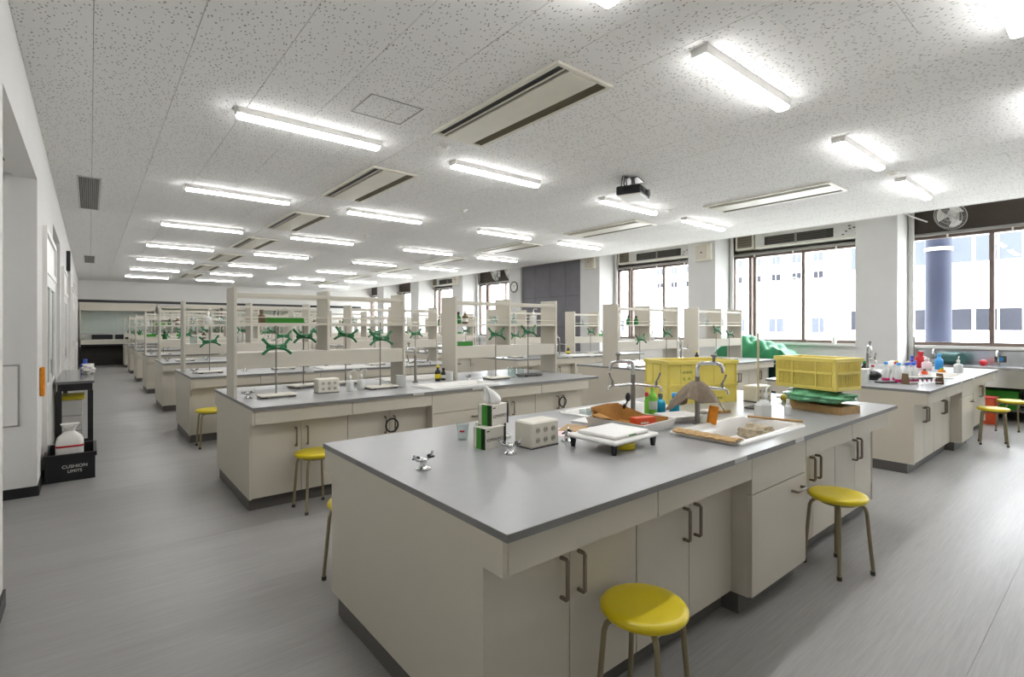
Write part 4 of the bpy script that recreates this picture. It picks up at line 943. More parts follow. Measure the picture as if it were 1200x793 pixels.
bottle('detergent_bottle', 7.45, 2.13, HC, 'dark bottle with a green top beside the yellow detergent', 'bottle', 0.04, 0.17, 'black', 'boxgreen', 0.018)
bottle('detergent_bottle', 7.55, 2.07, HC, 'pink and white small bottle by the dark bottle', 'bottle', 0.03, 0.12, 'white', 'red', 0.015, band='magenta')
for i, (x, y) in enumerate([(7.27, 1.87), (7.44, 1.77), (7.52, 1.93)]):
    single('specimen_dish', MB().lathe([(0.001, 0), (0.05, 0), (0.06, 0.03), (0.057, 0.03), (0.047, 0.004), (0.001, 0.003)], 20).mesh('specimen_dish', M['white']), 'white dish on the window-side bench, %s of three' % ('left', 'front', 'right')[i], 'dish', (x, y, HC), group='white dishes')
single('black_tray', MB().box(-0.12, 0.12, -0.05, 0.05, 0, 0.014, 0.003).mesh('black_tray', M['black']), 'flat black tray in front of the white dishes', 'tray', (6.80, 1.72, HC), -0.6)
# wash bottles with blue caps: half full of pink solution
wb = [(6.83, 1.70), (6.90, 1.64), (6.98, 1.60), (7.05, 1.66), (7.03, 1.77), (7.14, 1.63), (6.92, 1.84), (7.22, 1.70)]
caps = ['lightblue', 'blue', 'blue', 'blue', 'red', 'blue', 'lightblue', 'yellowplain']
for i, (x, y) in enumerate(wb):
    w8 = ['far left', 'front left', 'front middle', 'middle', 'behind the middle', 'front right', 'rearmost', 'far right'][i]
    t = bottle('clear_bottle', x + 0.03, y - 0.06, HC, 'milky bottle with a %s cap in the bottle cluster, %s' % ({'lightblue': 'light blue', 'blue': 'blue', 'red': 'red', 'yellowplain': 'yellow'}[caps[i]], w8), 'bottle', 0.036, 0.20, 'milky', caps[i], 0.018, group='blue-capped bottles on the window-side bench')
    part('pink_label', cached('pink_band', lambda: MB().lathe([(0.0366, 0.012), (0.0375, 0.014), (0.0375, 0.04), (0.0366, 0.042)], 18), M['magenta']), t)
t = thing('test_tube_rack', 'rack of tubes with magenta solution and brown end boards', 'test tube rack', (6.93, 1.445, HC), -0.66)
for sx in (-0.19, 0.19):
    part('end_board', MB().prism([(-0.05, 0), (0.05, 0), (0.035, 0.115), (-0.035, 0.115)], sx - 0.006, sx + 0.006, 'x').mesh('end_board', M['brownglass']), t)
for zz in (0.018, 0.075):
    part('shelf_strip', MB().box(-0.183, 0.183, -0.035, 0.035, zz, zz + 0.006).mesh('shelf_strip', M['white']), t)
for q in range(7):
    tb = part('test_tube', cached('test_tube', lambda: MB().lathe([(0.001, 0.0245), (0.008, 0.026), (0.011, 0.033), (0.011, 0.0742)], 12), M['clear']), t, (-0.15 + q * 0.05, 0, 0))
    part('solution', cached('tube_solution', lambda: MB().lathe([(0.001, 0.027), (0.007, 0.028), (0.0095, 0.034), (0.0095, 0.052), (0.001, 0.052)], 12), M['magenta']), tb)
lab_stand(7.62, 1.655, -0.6, 'tall black stand beside the bottle cluster', 0.50, 0.2, clamp=False, base='printdark')
for i, (nm, x, y, r, h, b, c, lab) in enumerate([
    ('spray_bottle', 9.55, 1.80, 0.05, 0.20, 'lightblue', 'lightblue', 'light blue spray bottle by the right end of the window-side bench'),
    ('pink_bottle', 9.25, 1.88, 0.06, 0.15, 'pink', 'white', 'pink and white rounded bottle beside the blue spray bottle'),
    ('purple_bottle', 8.95, 1.98, 0.05, 0.14, 'purple', 'purple', 'purple bottle behind the tube rack'),
    ('blue_bottle', 9.4, 2.08, 0.05, 0.17, 'blue', 'blue', 'dark blue bottle near the right end of the window-side bench'),
    ('red_tub', 9.72, 2.05, 0.08, 0.22, 'red', 'red', 'big red plastic bottle by the stainless sink'),
    ('yellow_cap_bottle', 8.2, 1.98, 0.04, 0.15, 'milky', 'yellowplain', 'milky bottle with a yellow cap on the window-side bench'),
    ('orange_jar', 8.75, 1.62, 0.04, 0.06, 'orange', 'greenbottle', 'small orange jar with a green lid'),
    ('brown_jar', 8.35, 1.72, 0.035, 0.06, 'redorange', 'brownglass', 'small red-brown jar on the window-side bench')]):
    bottle(nm, x, y, HC, lab, 'bottle', r, h, b, c, r * 0.45)
bottle('wash_bottle', 9.05, 1.50, HC, 'clear wash bottle with white spout, left of two by the sink', 'bottle', 0.05, 0.15, 'milky', 'white', 0.016, spout=True)
bottle('wash_bottle', 9.22, 1.53, HC, 'clear wash bottle with white spout, right of two by the sink', 'bottle', 0.045, 0.14, 'milky', 'white', 0.016, spout=False)
t = thing('skull_model', 'white model with dark eye holes behind the bottle cluster', 'model', (8.5, 2.1, HC))
part('body', lump(0.09, 0.07, 0.08, 12, 20, 12, 0.08).mesh('body', M['white']), t, (0, 0, 0.08))
part('dark_patch', MB().ell((-0.06, -0.045, 0.09), 0.02, 0.02, 0.02, 10, 6).mesh('dark_patch', M['black']), t)

# ------------------------------------------------------------------ stainless sink counter under the right window
a, b = bays[1]
t = thing('sink_counter', 'stainless steel sink counter under the right window', 'counter', (10.75, a, 0), 0)
L = b - a - 0.13
part('top', MB().box(0, 0.58, 0, L, 0.795, 0.83, 0.004).mesh('top', M['steel']), t)
part('backsplash', MB().box(0.585, 0.61, 0, L, 0.80, 1.06).mesh('backsplash', M['steel']), t)
part('apron', MB().box(0.01, 0.03, 0, L, 0.52, 0.795).mesh('apron', M['steel']), t)
for q in range(4):
    part('leg', cached('sinkc_leg', lambda: MB().box(0.02, 0.05, -0.015, 0.015, 0, 0.52).box(0.5, 0.53, -0.015, 0.015, 0, 0.79), M['lightgrey']), t, (0, 0.04 + q * (L - 0.08) / 3, 0))
part('under_shelf', MB().box(0.06, 0.52, 0.02, L - 0.02, 0.16, 0.18).mesh('under_shelf', M['dullsteel']), t)
part('back_panel', MB().box(0.56, 0.58, 0, L, 0, 0.79).mesh('back_panel', M['gap']), t)
for q, yy in enumerate((0.5, 1.5, 2.3)):
    sp = part('tap', cached('sinkc_tap', lambda: MB().tube([(0.53, 0, 0.83), (0.53, 0, 0.98), (0.50, 0, 1.05), (0.44, 0, 1.07), (0.38, 0, 1.04), (0.36, 0, 0.98)], 0.012, 10), M['chrome']), t, (0, yy, 0))
    part('tap_handle', cached('sinkc_handle', lambda: MB().cyl((0.53, 0.0, 0.90), (0.53, 0.05, 0.91), 0.008, n=8), M['dullsteel']), sp)
t = thing('waste_bin', 'orange plastic bin standing by the end of the window-side bench', 'bin', (10.47, 1.42, 0))
part('body', MB().prism([(-0.12, 0), (0.12, 0), (0.14, 0.38), (-0.14, 0.38)], -0.12, 0.12, 'y').mesh('body', M['redorange']), t)
part('lid_rim', MB().box(-0.15, 0.15, -0.13, 0.13, 0.381, 0.40, 0.003).mesh('lid_rim', M['red']), t)
t = thing('storage_bin', 'green plastic tub on the shelf under the stainless counter', 'bin', (11.04, 1.35, 0.1805))
part('body', tray_shell(0.33, 0.5, 0.28).mesh('body', M['boxgreen']), t)
t = thing('teal_bag', 'dark teal rolled bag lying on the stainless counter', 'bag', (11.05, 1.93, 0.83), 0.9)
part('roll', MB().cyl((-0.19, 0, 0.10), (0.19, 0, 0.10), 0.098, n=22).mesh('roll', M['teal']), t)
part('end_band', MB().cyl((0.191, 0, 0.10), (0.20, 0, 0.10), 0.09, n=22).mesh('end_band', M['lightgrey']), t)
single('red_ball', MB().ell((0, 0, 0.05), 0.05, 0.05, 0.05, 18, 12).mesh('red_ball', M['red']), 'red ball-shaped jar on the stainless counter', 'jar', (11.0, 1.52, 0.8305))
t = thing('outlet_plate', 'small blue and white outlet on the stainless backsplash', 'outlet', (11.333, 1.36, 0.93))
part('plate', MB().box(-0.008, 0.0, -0.07, 0.07, -0.05, 0.05, 0.002).mesh('plate', M['printdark']), t)
part('cover', MB().cyl((-0.009, 0, 0), (-0.02, 0, 0), 0.038, n=18).mesh('cover', M['lightblue']), t)
# ------------------------------------------------------------------ window bays: ventilation units, fans, speakers, clock
def vent_unit(y0, y1, label):
    t = thing('ventilation_unit', label, 'ventilation unit', (XW - 0.24, y0, 3.14), group='wall ventilation units over the windows')
    l = y1 - y0
    part('casing', MB().box(0, 0.24, 0, l, 0, 0.56, 0.006).mesh('casing', M['lightgrey']), t)
    part('dark_slot', MB().box(-0.004, -0.0005, l * 0.25, l * 0.90, 0.06, 0.24).mesh('dark_slot', M['gap']), t)
    for q in range(4):
        part('slat', MB().box(-0.010, -0.0045, l * 0.31, l * 0.87, 0.075 + q * 0.042, 0.087 + q * 0.042).mesh('slat', M['printdark']), t)
    part('divider', MB().box(-0.012, -0.0045, l * 0.58, l * 0.60, 0.05, 0.25).mesh('divider', M['dullsteel']), t)
    r = random.Random(int(y0 * 10))
    for q in range(8):
        yy = l * r.uniform(0.03, 0.24); zz = r.uniform(0.06, 0.24)
        part('fitting', cached('vent_fit', lambda: MB().box(-0.01, -0.0005, -0.02, 0.02, -0.012, 0.012, 0.002), M['printdark']), t, (0, yy, zz))
    part('drip_edge', MB().box(-0.015, -0.0005, 0, l, 0.0, 0.03).mesh('drip_edge', M['offwhite']), t)
def louver_box(y0, label):
    t = thing('louvre_vent', label, 'vent', (XW - 0.16, y0, 3.16), group='square louvre vents over the windows')
    part('box', MB().box(0, 0.16, 0, 0.42, 0, 0.44, 0.004).mesh('box', M['offwhite']), t)
    part('grille', MB().box(-0.004, -0.0005, 0.05, 0.37, 0.05, 0.39).mesh('grille', M['louver']), t)
    for q in range(6):
        part('slat', cached('lv_slat', lambda: MB().box(-0.008, -0.0045, 0.055, 0.365, 0, 0.012), M['ventgrey']), t, (0, 0, 0.075 + q * 0.053))
for bi, w8 in ((2, 'behind the green tarpaulin'), (3, 'left of the second column'), (6, 'left of the clock column')):
    a, b = bays[bi]
    vent_unit(a + 0.03, a + 2.06, 'grey ventilation unit with a dark slot over the window ' + w8)
    louver_box(a + 2.12, 'square cream louvre over the window ' + w8)
def wall_fan(y, z, label, x=XW - 0.02):
    t = thing('wall_fan', label, 'fan', (x, y, z), group='wall fans over the windows')
    part('bracket', MB().box(-0.06, 0, -0.06, 0.06, -0.1, 0.1, 0.004).tube([(-0.06, 0, 0), (-0.14, 0, 0.03), (-0.17, 0, 0.02)], 0.02, 8).mesh('bracket', M['white']), t)
    tilt = (0, math.radians(-25), math.radians(-18))
    part('motor', MB().lathe([(0.001, 0.10), (0.05, 0.09), (0.065, 0.05), (0.065, -0.02), (0.001, -0.02)], 20).xf(Matrix.Rotation(PI / 2, 4, 'Y')).mesh('motor', M['white']), t, (-0.20, 0, 0), rot=tilt)
    cg = MB()
    for k in range(36):
        an = 2 * PI * k / 36
        cg.tube([(-0.16 + 0.0, 0.05 * math.cos(an), 0.05 * math.sin(an)), (-0.15, 0.19 * math.cos(an), 0.19 * math.sin(an)), (-0.10, 0.235 * math.cos(an), 0.235 * math.sin(an)), (-0.05, 0.22 * math.cos(an), 0.22 * math.sin(an)), (-0.03, 0.06 * math.cos(an), 0.06 * math.sin(an))], 0.0016, 4, False)
    for rr, xx in ((0.05, -0.16), (0.19, -0.15), (0.238, -0.10), (0.12, -0.155)):
        cg.tube([(xx, rr * math.cos(a), rr * math.sin(a)) for a in [2 * PI * i / 32 for i in range(33)]], 0.004, 6, False)
    part('cage', cg.mesh('cage', M['lightgrey']), t, (-0.12, 0, 0), rot=tilt)
    bl = MB()
    for k in range(3):
        an = 2 * PI * k / 3
        def fn(u, v, an=an):
            th = an + (u - 0.3) * 1.3 * (0.5 + 0.5 * v); r = 0.03 + 0.165 * v
            return (-0.10 + 0.03 * (u - 0.5), r * math.cos(th), r * math.sin(th))
        bl.sheet(fn, 8, 6)
    part('blades', bl.mesh('blades', M['white']), t, (-0.12, 0, 0), rot=tilt)
    part('hub', MB().ell((-0.115, 0, 0), 0.02, 0.032, 0.032, 12, 8).mesh('hub', M['lightgrey']), t, (-0.12, 0, 0), rot=tilt)
wall_fan(1.93, 3.36, 'white wall fan on the dark panel over the right window')
for q, yy in enumerate((13.7, 14.5)):
    wall_fan(yy, 3.35, 'white wall fan over the window beside the clock, %s one' % ('right', 'left')[q])
for i, (y, z, w8) in enumerate([(6.09, 3.11, 'second column from the right'), (9.44, 3.22, 'column right of the dark panels'), (16.1, 3.22, 'column left of the clock')]):
    t = thing('wall_speaker', 'square cream speaker box on the ' + w8, 'speaker', (XCOL - 0.09, y, z), group='cream speaker boxes on the columns')
    part('case', cached('spk_case', lambda: MB().box(0, 0.09, -0.19, 0.19, -0.19, 0.19, 0.008), M['offwhite']), t)
    part('grille', cached('spk_grille', lambda: MB().box(-0.004, -0.0003, -0.10, 0.17, -0.16, 0.16, 0.001), M['cream']), t)
    part('knob', cached('spk_knob', lambda: MB().cyl((-0.004, 0.03, 0.0), (-0.014, 0.03, 0.0), 0.018, n=14), M['brownglass']), t)
    part('side_rail', cached('spk_rail', lambda: MB().box(-0.006, -0.0003, -0.165, -0.115, -0.17, 0.17, 0.001), M['offwhite']), t)
t = thing('wall_clock', 'round white wall clock with a dark rim on a column', 'clock', (XCOL - 0.001, 12.72, 2.74))
part('rim', MB().tube([(-0.03, 0.165 * math.cos(a), 0.165 * math.sin(a)) for a in [2 * PI * i / 36 for i in range(37)]], 0.018, 8, False).mesh('rim', M['printdark']), t)
part('face', MB().cyl((0, 0, 0), (-0.03, 0, 0), 0.16, n=36).mesh('face', M['white']), t)
part('hand', MB().box(-0.034, -0.031, -0.005, 0.005, 0, 0.09).mesh('hand', M['black']), t, rot=(0.9, 0, 0))
part('hand', MB().box(-0.037, -0.0345, -0.004, 0.004, 0, 0.13).mesh('hand', M['black']), t, rot=(-0.5, 0, 0))
for q in range(12):
    part('tick', cached('clk_tick', lambda: MB().box(-0.032, -0.0303, -0.003, 0.003, 0.125, 0.145), M['black']), t, rot=(q * PI / 6, 0, 0))
t = thing('conduit_arm', 'thin white bracket arm sticking out of the column side', 'bracket', (10.95, 2.55, 3.32))
part('arm', MB().tube([(0, 0, 0.12), (0.1, -0.1, 0.05), (0.25, -0.28, -0.05)], 0.012, 8).mesh('arm', M['white']), t)
for i, (a, b) in enumerate(COLS[1:6]):
    w8 = ['right of the green tarpaulin', 'with a cream speaker', 'right of the dark panels', 'with the clock', 'left of the clock'][i]
    single('downpipe', MB().cyl((0, 0, 0), (0, 0, ZT), 0.045, n=16).mesh('downpipe', M['lightgrey']), 'light grey pipe beside the column ' + w8, 'pipe', (11.23, a - 0.05, 0), group='pipes beside the columns')
# green tarpaulin on a window counter
t = thing('window_table', 'white side table with grey legs under the green tarpaulin', 'table', (10.30, 4.2, 0))
part('top', MB().box(0, 0.86, 0, 1.55, 0.72, 0.75, 0.003).mesh('top', M['white']), t)
for sx in (0.02, 0.80):
    for sy in (0.02, 1.49):
        part('leg', cached('wt_leg', lambda: MB().box(0, 0.04, 0, 0.04, 0, 0.72), M['lightgrey']), t, (sx, sy, 0))
part('dark_panel', MB().box(0.78, 0.795, 0.07, 1.48, 0.02, 0.72).mesh('dark_panel', M['teal']), t)
def tarp_fn(u, v):
    a, b = (u - 0.5) * 2, (v - 0.5) * 2
    e = max(abs(a) ** 1.2, abs(b)); base = max(0.0, 1 - e ** 2.2)
    peak = 0.40 + 0.12 * math.exp(-((b - 0.35) ** 2) / 0.10) - 0.12 * max(0, -b)
    fold = 0.055 * abs(math.sin(5.0 * b + 2.2 * a)) + 0.04 * abs(math.sin(8 * b - 4 * a + 1)) + 0.02 * math.sin(17 * b + 6 * a)
    h = peak * base ** 0.8 + (fold - 0.045) * min(1, 1.6 * base + 0.15)
    return (0.43 * a * (1.0 + 0.02 * math.sin(8 * b)), 0.84 * b * (1.0 + 0.02 * math.sin(7 * a)), max(h, 0.006))
single('tarpaulin', MB().sheet(tarp_fn, 60, 90, 0.004).mesh('tarpaulin', M['tarp']), 'shiny green tarpaulin draped over equipment by the window', 'tarpaulin', (10.72, 4.97, 0.7515))
t = thing('pump_bottle', 'white pump bottle standing on the window ledge', 'bottle', (XW - 0.07, 3.75, ZS))
part('body', MB().lathe([(0.001, 0), (0.04, 0), (0.042, 0.1), (0.02, 0.13), (0.015, 0.15), (0.001, 0.151)], 18).mesh('body', M['white']), t)
part('pump', MB().tube([(0, 0, 0.15), (0, 0, 0.19), (-0.05, 0, 0.19)], 0.008, 8).mesh('pump', M['white']), t)

# ------------------------------------------------------------------ left wall: doors, table, crate
for i, (a, b) in enumerate(DOORS):
    t = thing('door_%d' % (i + 1), 'white sliding door with glass panes, %s along the left wall' % ROWW[i + 1], 'door', (XL, a, 0), kind='structure')
    l = b - a
    part('door_frame', MB().box(0, 0.035, 0, 0.05, 0, 2.42).box(0, 0.035, l - 0.05, l, 0, 2.42).box(0, 0.035, 0.05, l - 0.05, 2.37, 2.42).box(0, 0.035, 0.05, l - 0.05, 1.98, 2.04).mesh('door_frame', M['white']), t)
    part('transom_panel', MB().box(0, 0.015, 0.05, l - 0.05, 2.04, 2.37).mesh('transom_panel', M['white']), t)
    for q in range(2):
        y0 = 0.05 + q * (l - 0.1) / 2; y1 = y0 + (l - 0.1) / 2
        d = part('leaf', MB().box(0.0, 0.024, y0, y0 + 0.09, 0.01, 1.98).box(0, 0.024, y1 - 0.09, y1, 0.01, 1.98).box(0, 0.024, y0 + 0.09, y1 - 0.09, 1.86, 1.98).box(0, 0.024, y0 + 0.09, y1 - 0.09, 0.01, 0.86).mesh('leaf', M['white']), t)
        part('pane', MB().box(0.004, 0.010, y0 + 0.09, y1 - 0.09, 0.86, 1.86).mesh('pane', M['screen']), d)
        part('pull', MB().box(0.0245, 0.03, (y1 - 0.06) if q == 0 else (y0 + 0.03), (y1 - 0.03) if q == 0 else (y0 + 0.06), 0.95, 1.1).mesh('pull', M['dullsteel']), d)
    part('notice', MB().box(0.0245, 0.026, 0.2, 0.4, 0.5, 0.78).mesh('notice', M['boxwhite']), t)
single('fire_sign', MB().box(0, 0.032, -0.06, 0.06, -0.13, 0.13, 0.006).mesh('fire_sign', M['orange']), 'orange vertical box fixed on the left wall', 'wall box', (XL + 0.001, 6.3, 0.955))
t = thing('alcove_cabinet', 'flush wall hatch in the side of the nearest left alcove', 'wall hatch', (-0.83, 5.998, 0.62))
part('panel', MB().box(0, 0.36, -0.010, 0, 0, 0.5, 0.002).mesh('panel', M['wall']), t)
part('trim', MB().box(-0.012, 0, -0.012, 0, -0.012, 0.512).box(0.36, 0.372, -0.012, 0, -0.012, 0.512).box(0, 0.36, -0.012, 0, 0.5, 0.512).box(0, 0.36, -0.012, 0, -0.012, 0).mesh('trim', M['hatchline']), t)
t = thing('alcove_vent', 'dark grille in the ceiling of the nearest alcove', 'vent', (-0.75, 4.6, ZH - 0.0))
part('frame', MB().box(0, 0.3, 0, 0.9, 0.004, 0.02).mesh('frame', M['black']), t)
t = thing('wall_sign', 'small black box sign high on the left wall', 'sign', (XL + 0.001, 13.1, 2.72))
part('box', MB().box(0, 0.06, -0.12, 0.12, -0.19, 0.19, 0.005).mesh('box', M['black']), t)
t = thing('lab_table', 'black-topped narrow table by the left wall', 'table', (XL + 0.045, 7.68, 0))
part('top', MB().box(0, 0.345, 0, 2.05, 0.80, 0.83, 0.003).mesh('top', mat('dark_gloss_top', '#6d6d6e', 0.12, var=0.05)), t)
part('drawer_box', MB().box(0.02, 0.325, 0.03, 2.02, 0.72, 0.80).mesh('drawer_box', M['black']), t)
for sx in (0.01, 0.285):
    for sy in (0.02, 1.98):
        part('leg', cached('lt_leg', lambda: MB().box(0, 0.05, 0, 0.05, 0, 0.72), M['black']), t, (sx, sy, 0))
part('stretcher', MB().box(0.06, 0.285, 0.03, 0.06, 0.12, 0.16).mesh('stretcher', M['black']), t)
t = thing('drawer_chest', 'white plastic drawer chest under the black table', 'drawers', (-0.19, 8.05, 0))
part('body', MB().box(-0.1, 0.12, 0, 0.35, 0, 0.58, 0.004).mesh('body', M['lightgrey']), t)
for q in range(3):
    part('drawer', MB().box(-0.09, 0.11, -0.012, -0.0005, 0.03 + q * 0.185, 0.2 + q * 0.185, 0.002).mesh('drawer', M['white']), t)
t = thing('yellow_board', 'yellow-edged tray on top of the drawer chest', 'tray', (-0.18, 8.05, 0.58))
part('tray', MB().box(-0.12, 0.13, -0.01, 0.36, 0.0005, 0.05, 0.003).mesh('tray', M['yellowplain']), t)
bottle('blue_bottle', 0.0 - 0.05, 9.1, 0.83, 'blue spray bottle on the black table', 'bottle', 0.05, 0.16, 'blue', 'blue', 0.02)
single('white_ornament', lump(0.07, 0.07, 0.07, 21, 18, 12, 0.25).mesh('white_ornament', M['white']), 'white crumpled paper flower on the black table', 'ornament', (-0.02, 8.75, 0.899))
# black crate with a white canister
t = thing('container_crate', 'black plastic crate with white lettering on the floor', 'crate', (-0.14, 6.66, 0), 0.0)
cw, cd, chh = 0.36, 0.58, 0.255
m = MB(); s = 0.012
m.box(-cw / 2, cw / 2, -cd / 2, -cd / 2 + s, 0, chh).box(-cw / 2, cw / 2, cd / 2 - s, cd / 2, 0, chh).box(-cw / 2, -cw / 2 + s, -cd / 2 + s, cd / 2 - s, 0, chh).box(cw / 2 - s, cw / 2, -cd / 2 + s, cd / 2 - s, 0, chh).box(-cw / 2 + s, cw / 2 - s, -cd / 2 + s, cd / 2 - s, 0, s)
part('walls', m.mesh('walls', M['black']), t)
part('rim', MB().box(-cw / 2 - 0.012, cw / 2 + 0.012, -cd / 2 - 0.012, -cd / 2, chh - 0.04, chh).box(-cw / 2 - 0.012, cw / 2 + 0.012, cd / 2, cd / 2 + 0.012, chh - 0.04, chh).box(-cw / 2 - 0.012, -cw / 2, -cd / 2, cd / 2, chh - 0.04, chh).box(cw / 2, cw / 2 + 0.012, -cd / 2, cd / 2, chh - 0.04, chh).mesh('rim', M['black']), t)
part('lettering', text_mesh('CUSHION', 0.042, M['white']), t, (0.03, -cd / 2 - 0.0006, 0.135), rot=UP)
part('lettering', text_mesh('LIMITS', 0.038, M['white']), t, (0.03, -cd / 2 - 0.0006, 0.09), rot=UP)
t = thing('canister', 'white plastic canister tied at the top with a red band, in the black crate', 'canister', (-0.15, 6.57, 0.0125), 0.0)
def can_body(zs):
    m = MB(); loops = []
    for (hx, hy, z, r) in zs:
        lp = []
        for (sx, sy, a0) in ((1, 1, 0), (-1, 1, 90), (-1, -1, 180), (1, -1, 270)):
            for k in range(5):
                th = math.radians(a0 + 90 * k / 4); lp.append((sx * (hx - r) + r * math.cos(th), sy * (hy - r) + r * math.sin(th), z))
        loops.append(lp)
    n = 20; v = [p for l in loops for p in l]
    m.add(v, [(i * n + k, i * n + (k + 1) % n, (i + 1) * n + (k + 1) % n, (i + 1) * n + k) for i in range(len(loops) - 1) for k in range(n)], True)
    return m.add(loops[0] + loops[-1], [tuple(range(n - 1, -1, -1)), tuple(range(n, 2 * n))])
part('body', can_body([(0.098, 0.09, 0.0, 0.035), (0.104, 0.095, 0.01, 0.035), (0.104, 0.095, 0.33, 0.04), (0.094, 0.085, 0.37, 0.045), (0.06, 0.055, 0.405, 0.04), (0.036, 0.032, 0.43, 0.025), (0.05, 0.04, 0.465, 0.025), (0.07, 0.05, 0.50, 0.015)]).mesh('body', M['white']), t)
part('red_band', can_body([(0.1045, 0.0955, 0.285, 0.04), (0.106, 0.097, 0.287, 0.04), (0.106, 0.097, 0.302, 0.04), (0.1045, 0.0955, 0.304, 0.04)]).mesh('red_band', M['red']), t)

# ------------------------------------------------------------------ far wall: fume hood and glass cabinets
t = thing('fume_hood', 'wide fume hood with greenish glass at the far end of the aisle', 'fume hood', (-0.30, 24.55, 0))
Lh, Dh = 2.3, 0.8
part('fascia', MB().box(0, Lh, 0, Dh, 2.06, 2.36, 0.004).mesh('fascia', M['cream']), t)
part('side_panel', MB().box(0, 0.04, 0, Dh, 0.72, 2.06).mesh('side_panel', M['cream']), t)
part('side_panel', MB().box(Lh - 0.04, Lh, 0, Dh, 0.72, 2.06).mesh('side_panel', M['cream']), t)
part('back_panel', MB().box(0.04, Lh - 0.04, Dh - 0.02, Dh, 0.98, 2.06).mesh('back_panel', M['white']), t)
part('work_surface', MB().box(0, Lh, 0, Dh - 0.02, 0.80, 0.98, 0.004).mesh('work_surface', M['offwhite']), t)
part('black_base', MB().box(0.05, Lh - 0.05, 0.3, Dh - 0.03, 0.0, 0.72).mesh('black_base', M['gap']), t)
part('base_frame', MB().box(0, 0.06, 0.02, 0.08, 0, 0.80).box(Lh - 0.06, Lh, 0.02, 0.08, 0, 0.80).box(0.06, Lh - 0.06, 0.02, 0.06, 0.74, 0.80).mesh('base_frame', M['black']), t)
for q in range(2):
    part('sash', MB().box(0.05 + q * 1.1, 1.12 + q * 1.1, 0.02, 0.03, 1.22, 2.05).mesh('sash', M['hoodglass']), t)
part('sash_bar', MB().box(0.05, Lh - 0.05, 0.005, 0.018, 1.18, 1.22).mesh('sash_bar', M['lightgrey']), t)
for q, (x, w) in enumerate([(0.35, 0.62), (1.05, 0.5)]):
    single('hood_instrument', MB().box(0, w, 0, 0.3, 0, 0.18, 0.006).mesh('hood_instrument', M['black']), 'black instrument inside the fume hood, %s one' % ('left', 'right')[q], 'instrument', (-0.30 + x, 24.75, 0.981))
for q in range(3):
    x0 = 2.1 + q * 2.3
    t = thing('glass_cabinet', 'cream glass-fronted cabinet on the far wall, %s from the fume hood' % ROWW[q + 1], 'cabinet', (x0, 24.9, 0), group='glass cabinets on the far wall')
    l = 2.2
    part('base', MB().box(0, l, 0, 0.45, 0, 0.86, 0.003).mesh('base', M['cream']), t)
    part('carcass', MB().box(0, 0.03, 0, 0.45, 0.86, 2.3).box(l - 0.03, l, 0, 0.45, 0.86, 2.3).box(0.03, l - 0.03, 0, 0.45, 2.2, 2.3).box(0.03, l - 0.03, 0.43, 0.45, 0.86, 2.2).mesh('carcass', M['cream']), t)
    for zz in (1.28, 1.72):
        part('shelf_board', MB().box(0.03, l - 0.03, 0.03, 0.43, zz, zz + 0.02).mesh('shelf_board', M['cream']), t)
    for s in range(2):
        part('glass_door', MB().box(0.03 + s * (l / 2 - 0.03), l / 2 + s * (l / 2 - 0.03), 0.004, 0.010, 0.87, 2.19).mesh('glass_door', M['hoodglass']), t)
    for zz, zn in ((0.861, 'lower'), (1.301, 'middle'), (1.741, 'upper')):
        for s in range(8):
            xx = x0 + 0.2 + s * 0.255
            bottle('glass_bottle', xx, 25.08, zz, 'pale bottle, %s from left on the %s shelf of the %s glass cabinet' % (ROWW[s + 1], zn, ROWW[q + 1]), 'bottle', 0.075, 0.26, 'milky' if (s + q) % 3 else 'white', 'printdark' if s % 4 == 1 else 'white', 0.035, group='bottles on the %s shelf of the %s glass cabinet' % (zn, ROWW[q + 1]))

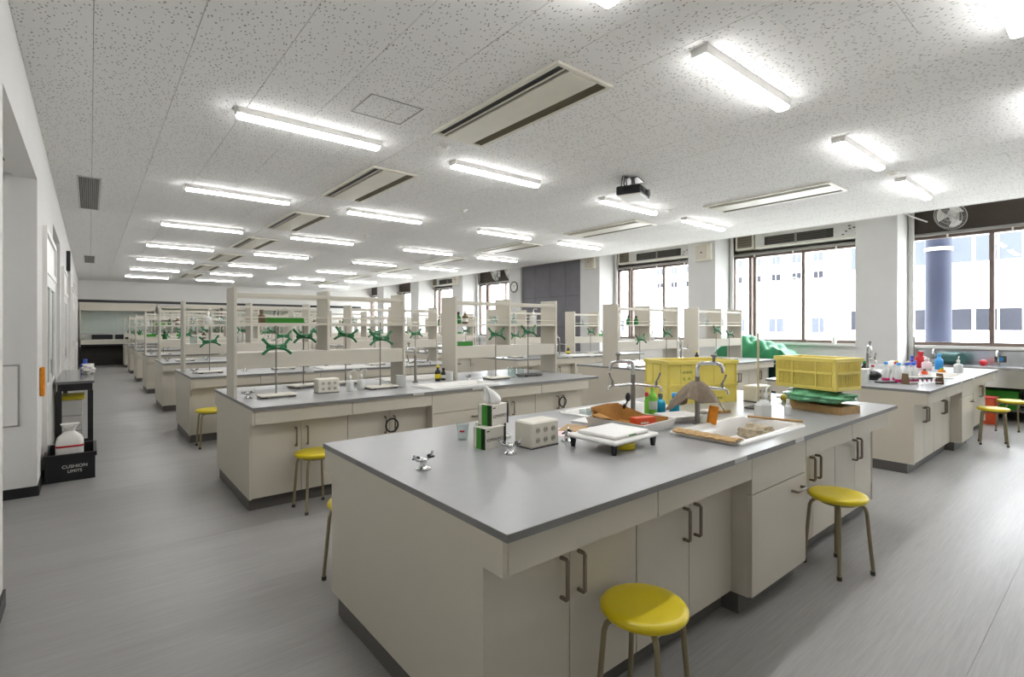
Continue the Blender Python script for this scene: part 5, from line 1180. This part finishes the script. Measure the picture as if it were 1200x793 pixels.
# ------------------------------------------------------------------ remaining benches: stands, taps, faucets, rack contents
def dress(bx, by, row, side, stands, racks, tap=True):
    rn = ROWW[row + 1]
    for q, (dx, dy, zc) in enumerate(stands):
        pos = ('far left', 'left', 'right', 'far right', 'rear left', 'rear right')[q]
        lab_stand(bx + dx, by + dy, 0.0, 'lab stand with green clamp, %s on the %s %s bench' % (pos, rn, side), 0.62, zc, sway=0.08 * (q % 3 - 1))
    if tap:
        gas_tap(bx + 0.11, by + 0.58, 0.4, 'gas tap at the left end of the %s %s bench' % (rn, side), 'printdark')
        gas_tap(bx + 0.72, by + 0.60, -0.3, 'gas tap in the left half of the %s %s bench' % (rn, side), 'printdark')
        faucet(bx + 1.95, by + 0.84, 0.2, 'laboratory faucet between the racks of the %s %s bench' % (rn, side))
    for q, (dx, kind, lev) in enumerate(racks):
        z = SZ if lev else HC + 0.391; y = by + SHELF_DY + 0.15
        where = 'on the %s of the %s %s bench, %s from left' % ('rack shelf' if lev else 'rack beam', rn, side, ['first', 'second', 'third', 'fourth', 'fifth', 'sixth', 'seventh', 'eighth', 'ninth', 'tenth'][q])
        if kind == 'f': flask(bx + dx, y, z, 'clear conical flask ' + where, 0.05, 0.14)
        elif kind == 'b': beaker(bx + dx, y, z, 'clear beaker ' + where, 0.045, 0.10)
        elif kind == 'w': bottle('white_bottle', bx + dx, y, z, 'white plastic bottle ' + where, 'bottle', 0.04, 0.14, 'milky', 'white', 0.015, spout=True)
        elif kind == 'd': bottle('reagent_bottle', bx + dx, y, z, 'dark green reagent bottle ' + where, 'bottle', 0.036, 0.12, 'printgreen', 'black', 0.016)
        elif kind == 'k': bottle('brown_bottle', bx + dx, y, z, 'brown reagent bottle ' + where, 'bottle', 0.036, 0.13, 'brownglass', 'white', 0.016, band='white')
        elif kind == 'g': single('green_block', cached('green_block2', lambda: MB().box(-0.09, 0.09, -0.05, 0.05, 0, 0.06, 0.004), M['boxgreen']), 'green box ' + where, 'box', (bx + dx, y, z))
ST = [(0.35, 0.56, 0.44), (1.25, 0.58, 0.50), (2.75, 0.56, 0.50), (3.3, 0.58, 0.46)]
rk = random.Random(4)
for k in range(2, 8):
    st = [(dx + rk.uniform(-0.12, 0.12), dy, zc + rk.uniform(-0.03, 0.06)) for dx, dy, zc in ST]
    rc = []
    for q in range(8 if k < 5 else 4):
        dx = (0.12 + (q % 8) * 0.19 + rk.uniform(-0.03, 0.03)) if q < 4 else (2.42 + (q - 4) * 0.33 + rk.uniform(-0.05, 0.05))
        rc.append((dx, rk.choice('fbwdkg'), q % 3 != 0))
    rc.sort()
    dress(BXL, LROW[k], k, 'aisle-side', st, [r for r in rc if abs(r[0] - 0.825) > 0.09 and abs(r[0] - 3.1) > 0.09], tap=k < 6)
dress(BXL, LROW[1], 1, 'aisle-side', [], [(2.42, 'd', 1), (2.52, 'k', 1), (2.95, 'b', 1), (3.28, 'f', 1), (3.62, 'w', 1)], tap=False)
for k in range(1, 6):
    st = [(dx + rk.uniform(-0.12, 0.12), dy, zc + rk.uniform(-0.03, 0.06)) for dx, dy, zc in ST]
    rc = [(0.45, 'd', 1), (0.66, 'd', 1), (1.1, 'w', 0), (1.4, 'b', 1), (2.5, 'k', 1), (2.85, 'f', 1), (3.4, 'w', 1)] if k % 2 else [(0.3, 'f', 1), (0.55, 'b', 0), (1.2, 'w', 1), (2.7, 'f', 1), (3.3, 'g', 0)]
    dress(BXR, RROW[k], k, 'window-side', st[:4] if k < 4 else st[:2], rc, tap=k < 4)
bottle('detergent_bottle', BXR + 2.1, RROW[1] + 0.62, HC, 'yellow and dark detergent bottle on the second window-side bench', 'bottle', 0.035, 0.17, 'black', 'yellowplain', 0.015, band='yellowplain')
bottle('detergent_bottle', BXR + 2.0, RROW[2] + 0.62, HC, 'yellow and dark detergent bottle on the third window-side bench', 'bottle', 0.035, 0.17, 'black', 'yellowplain', 0.015, band='yellowplain')
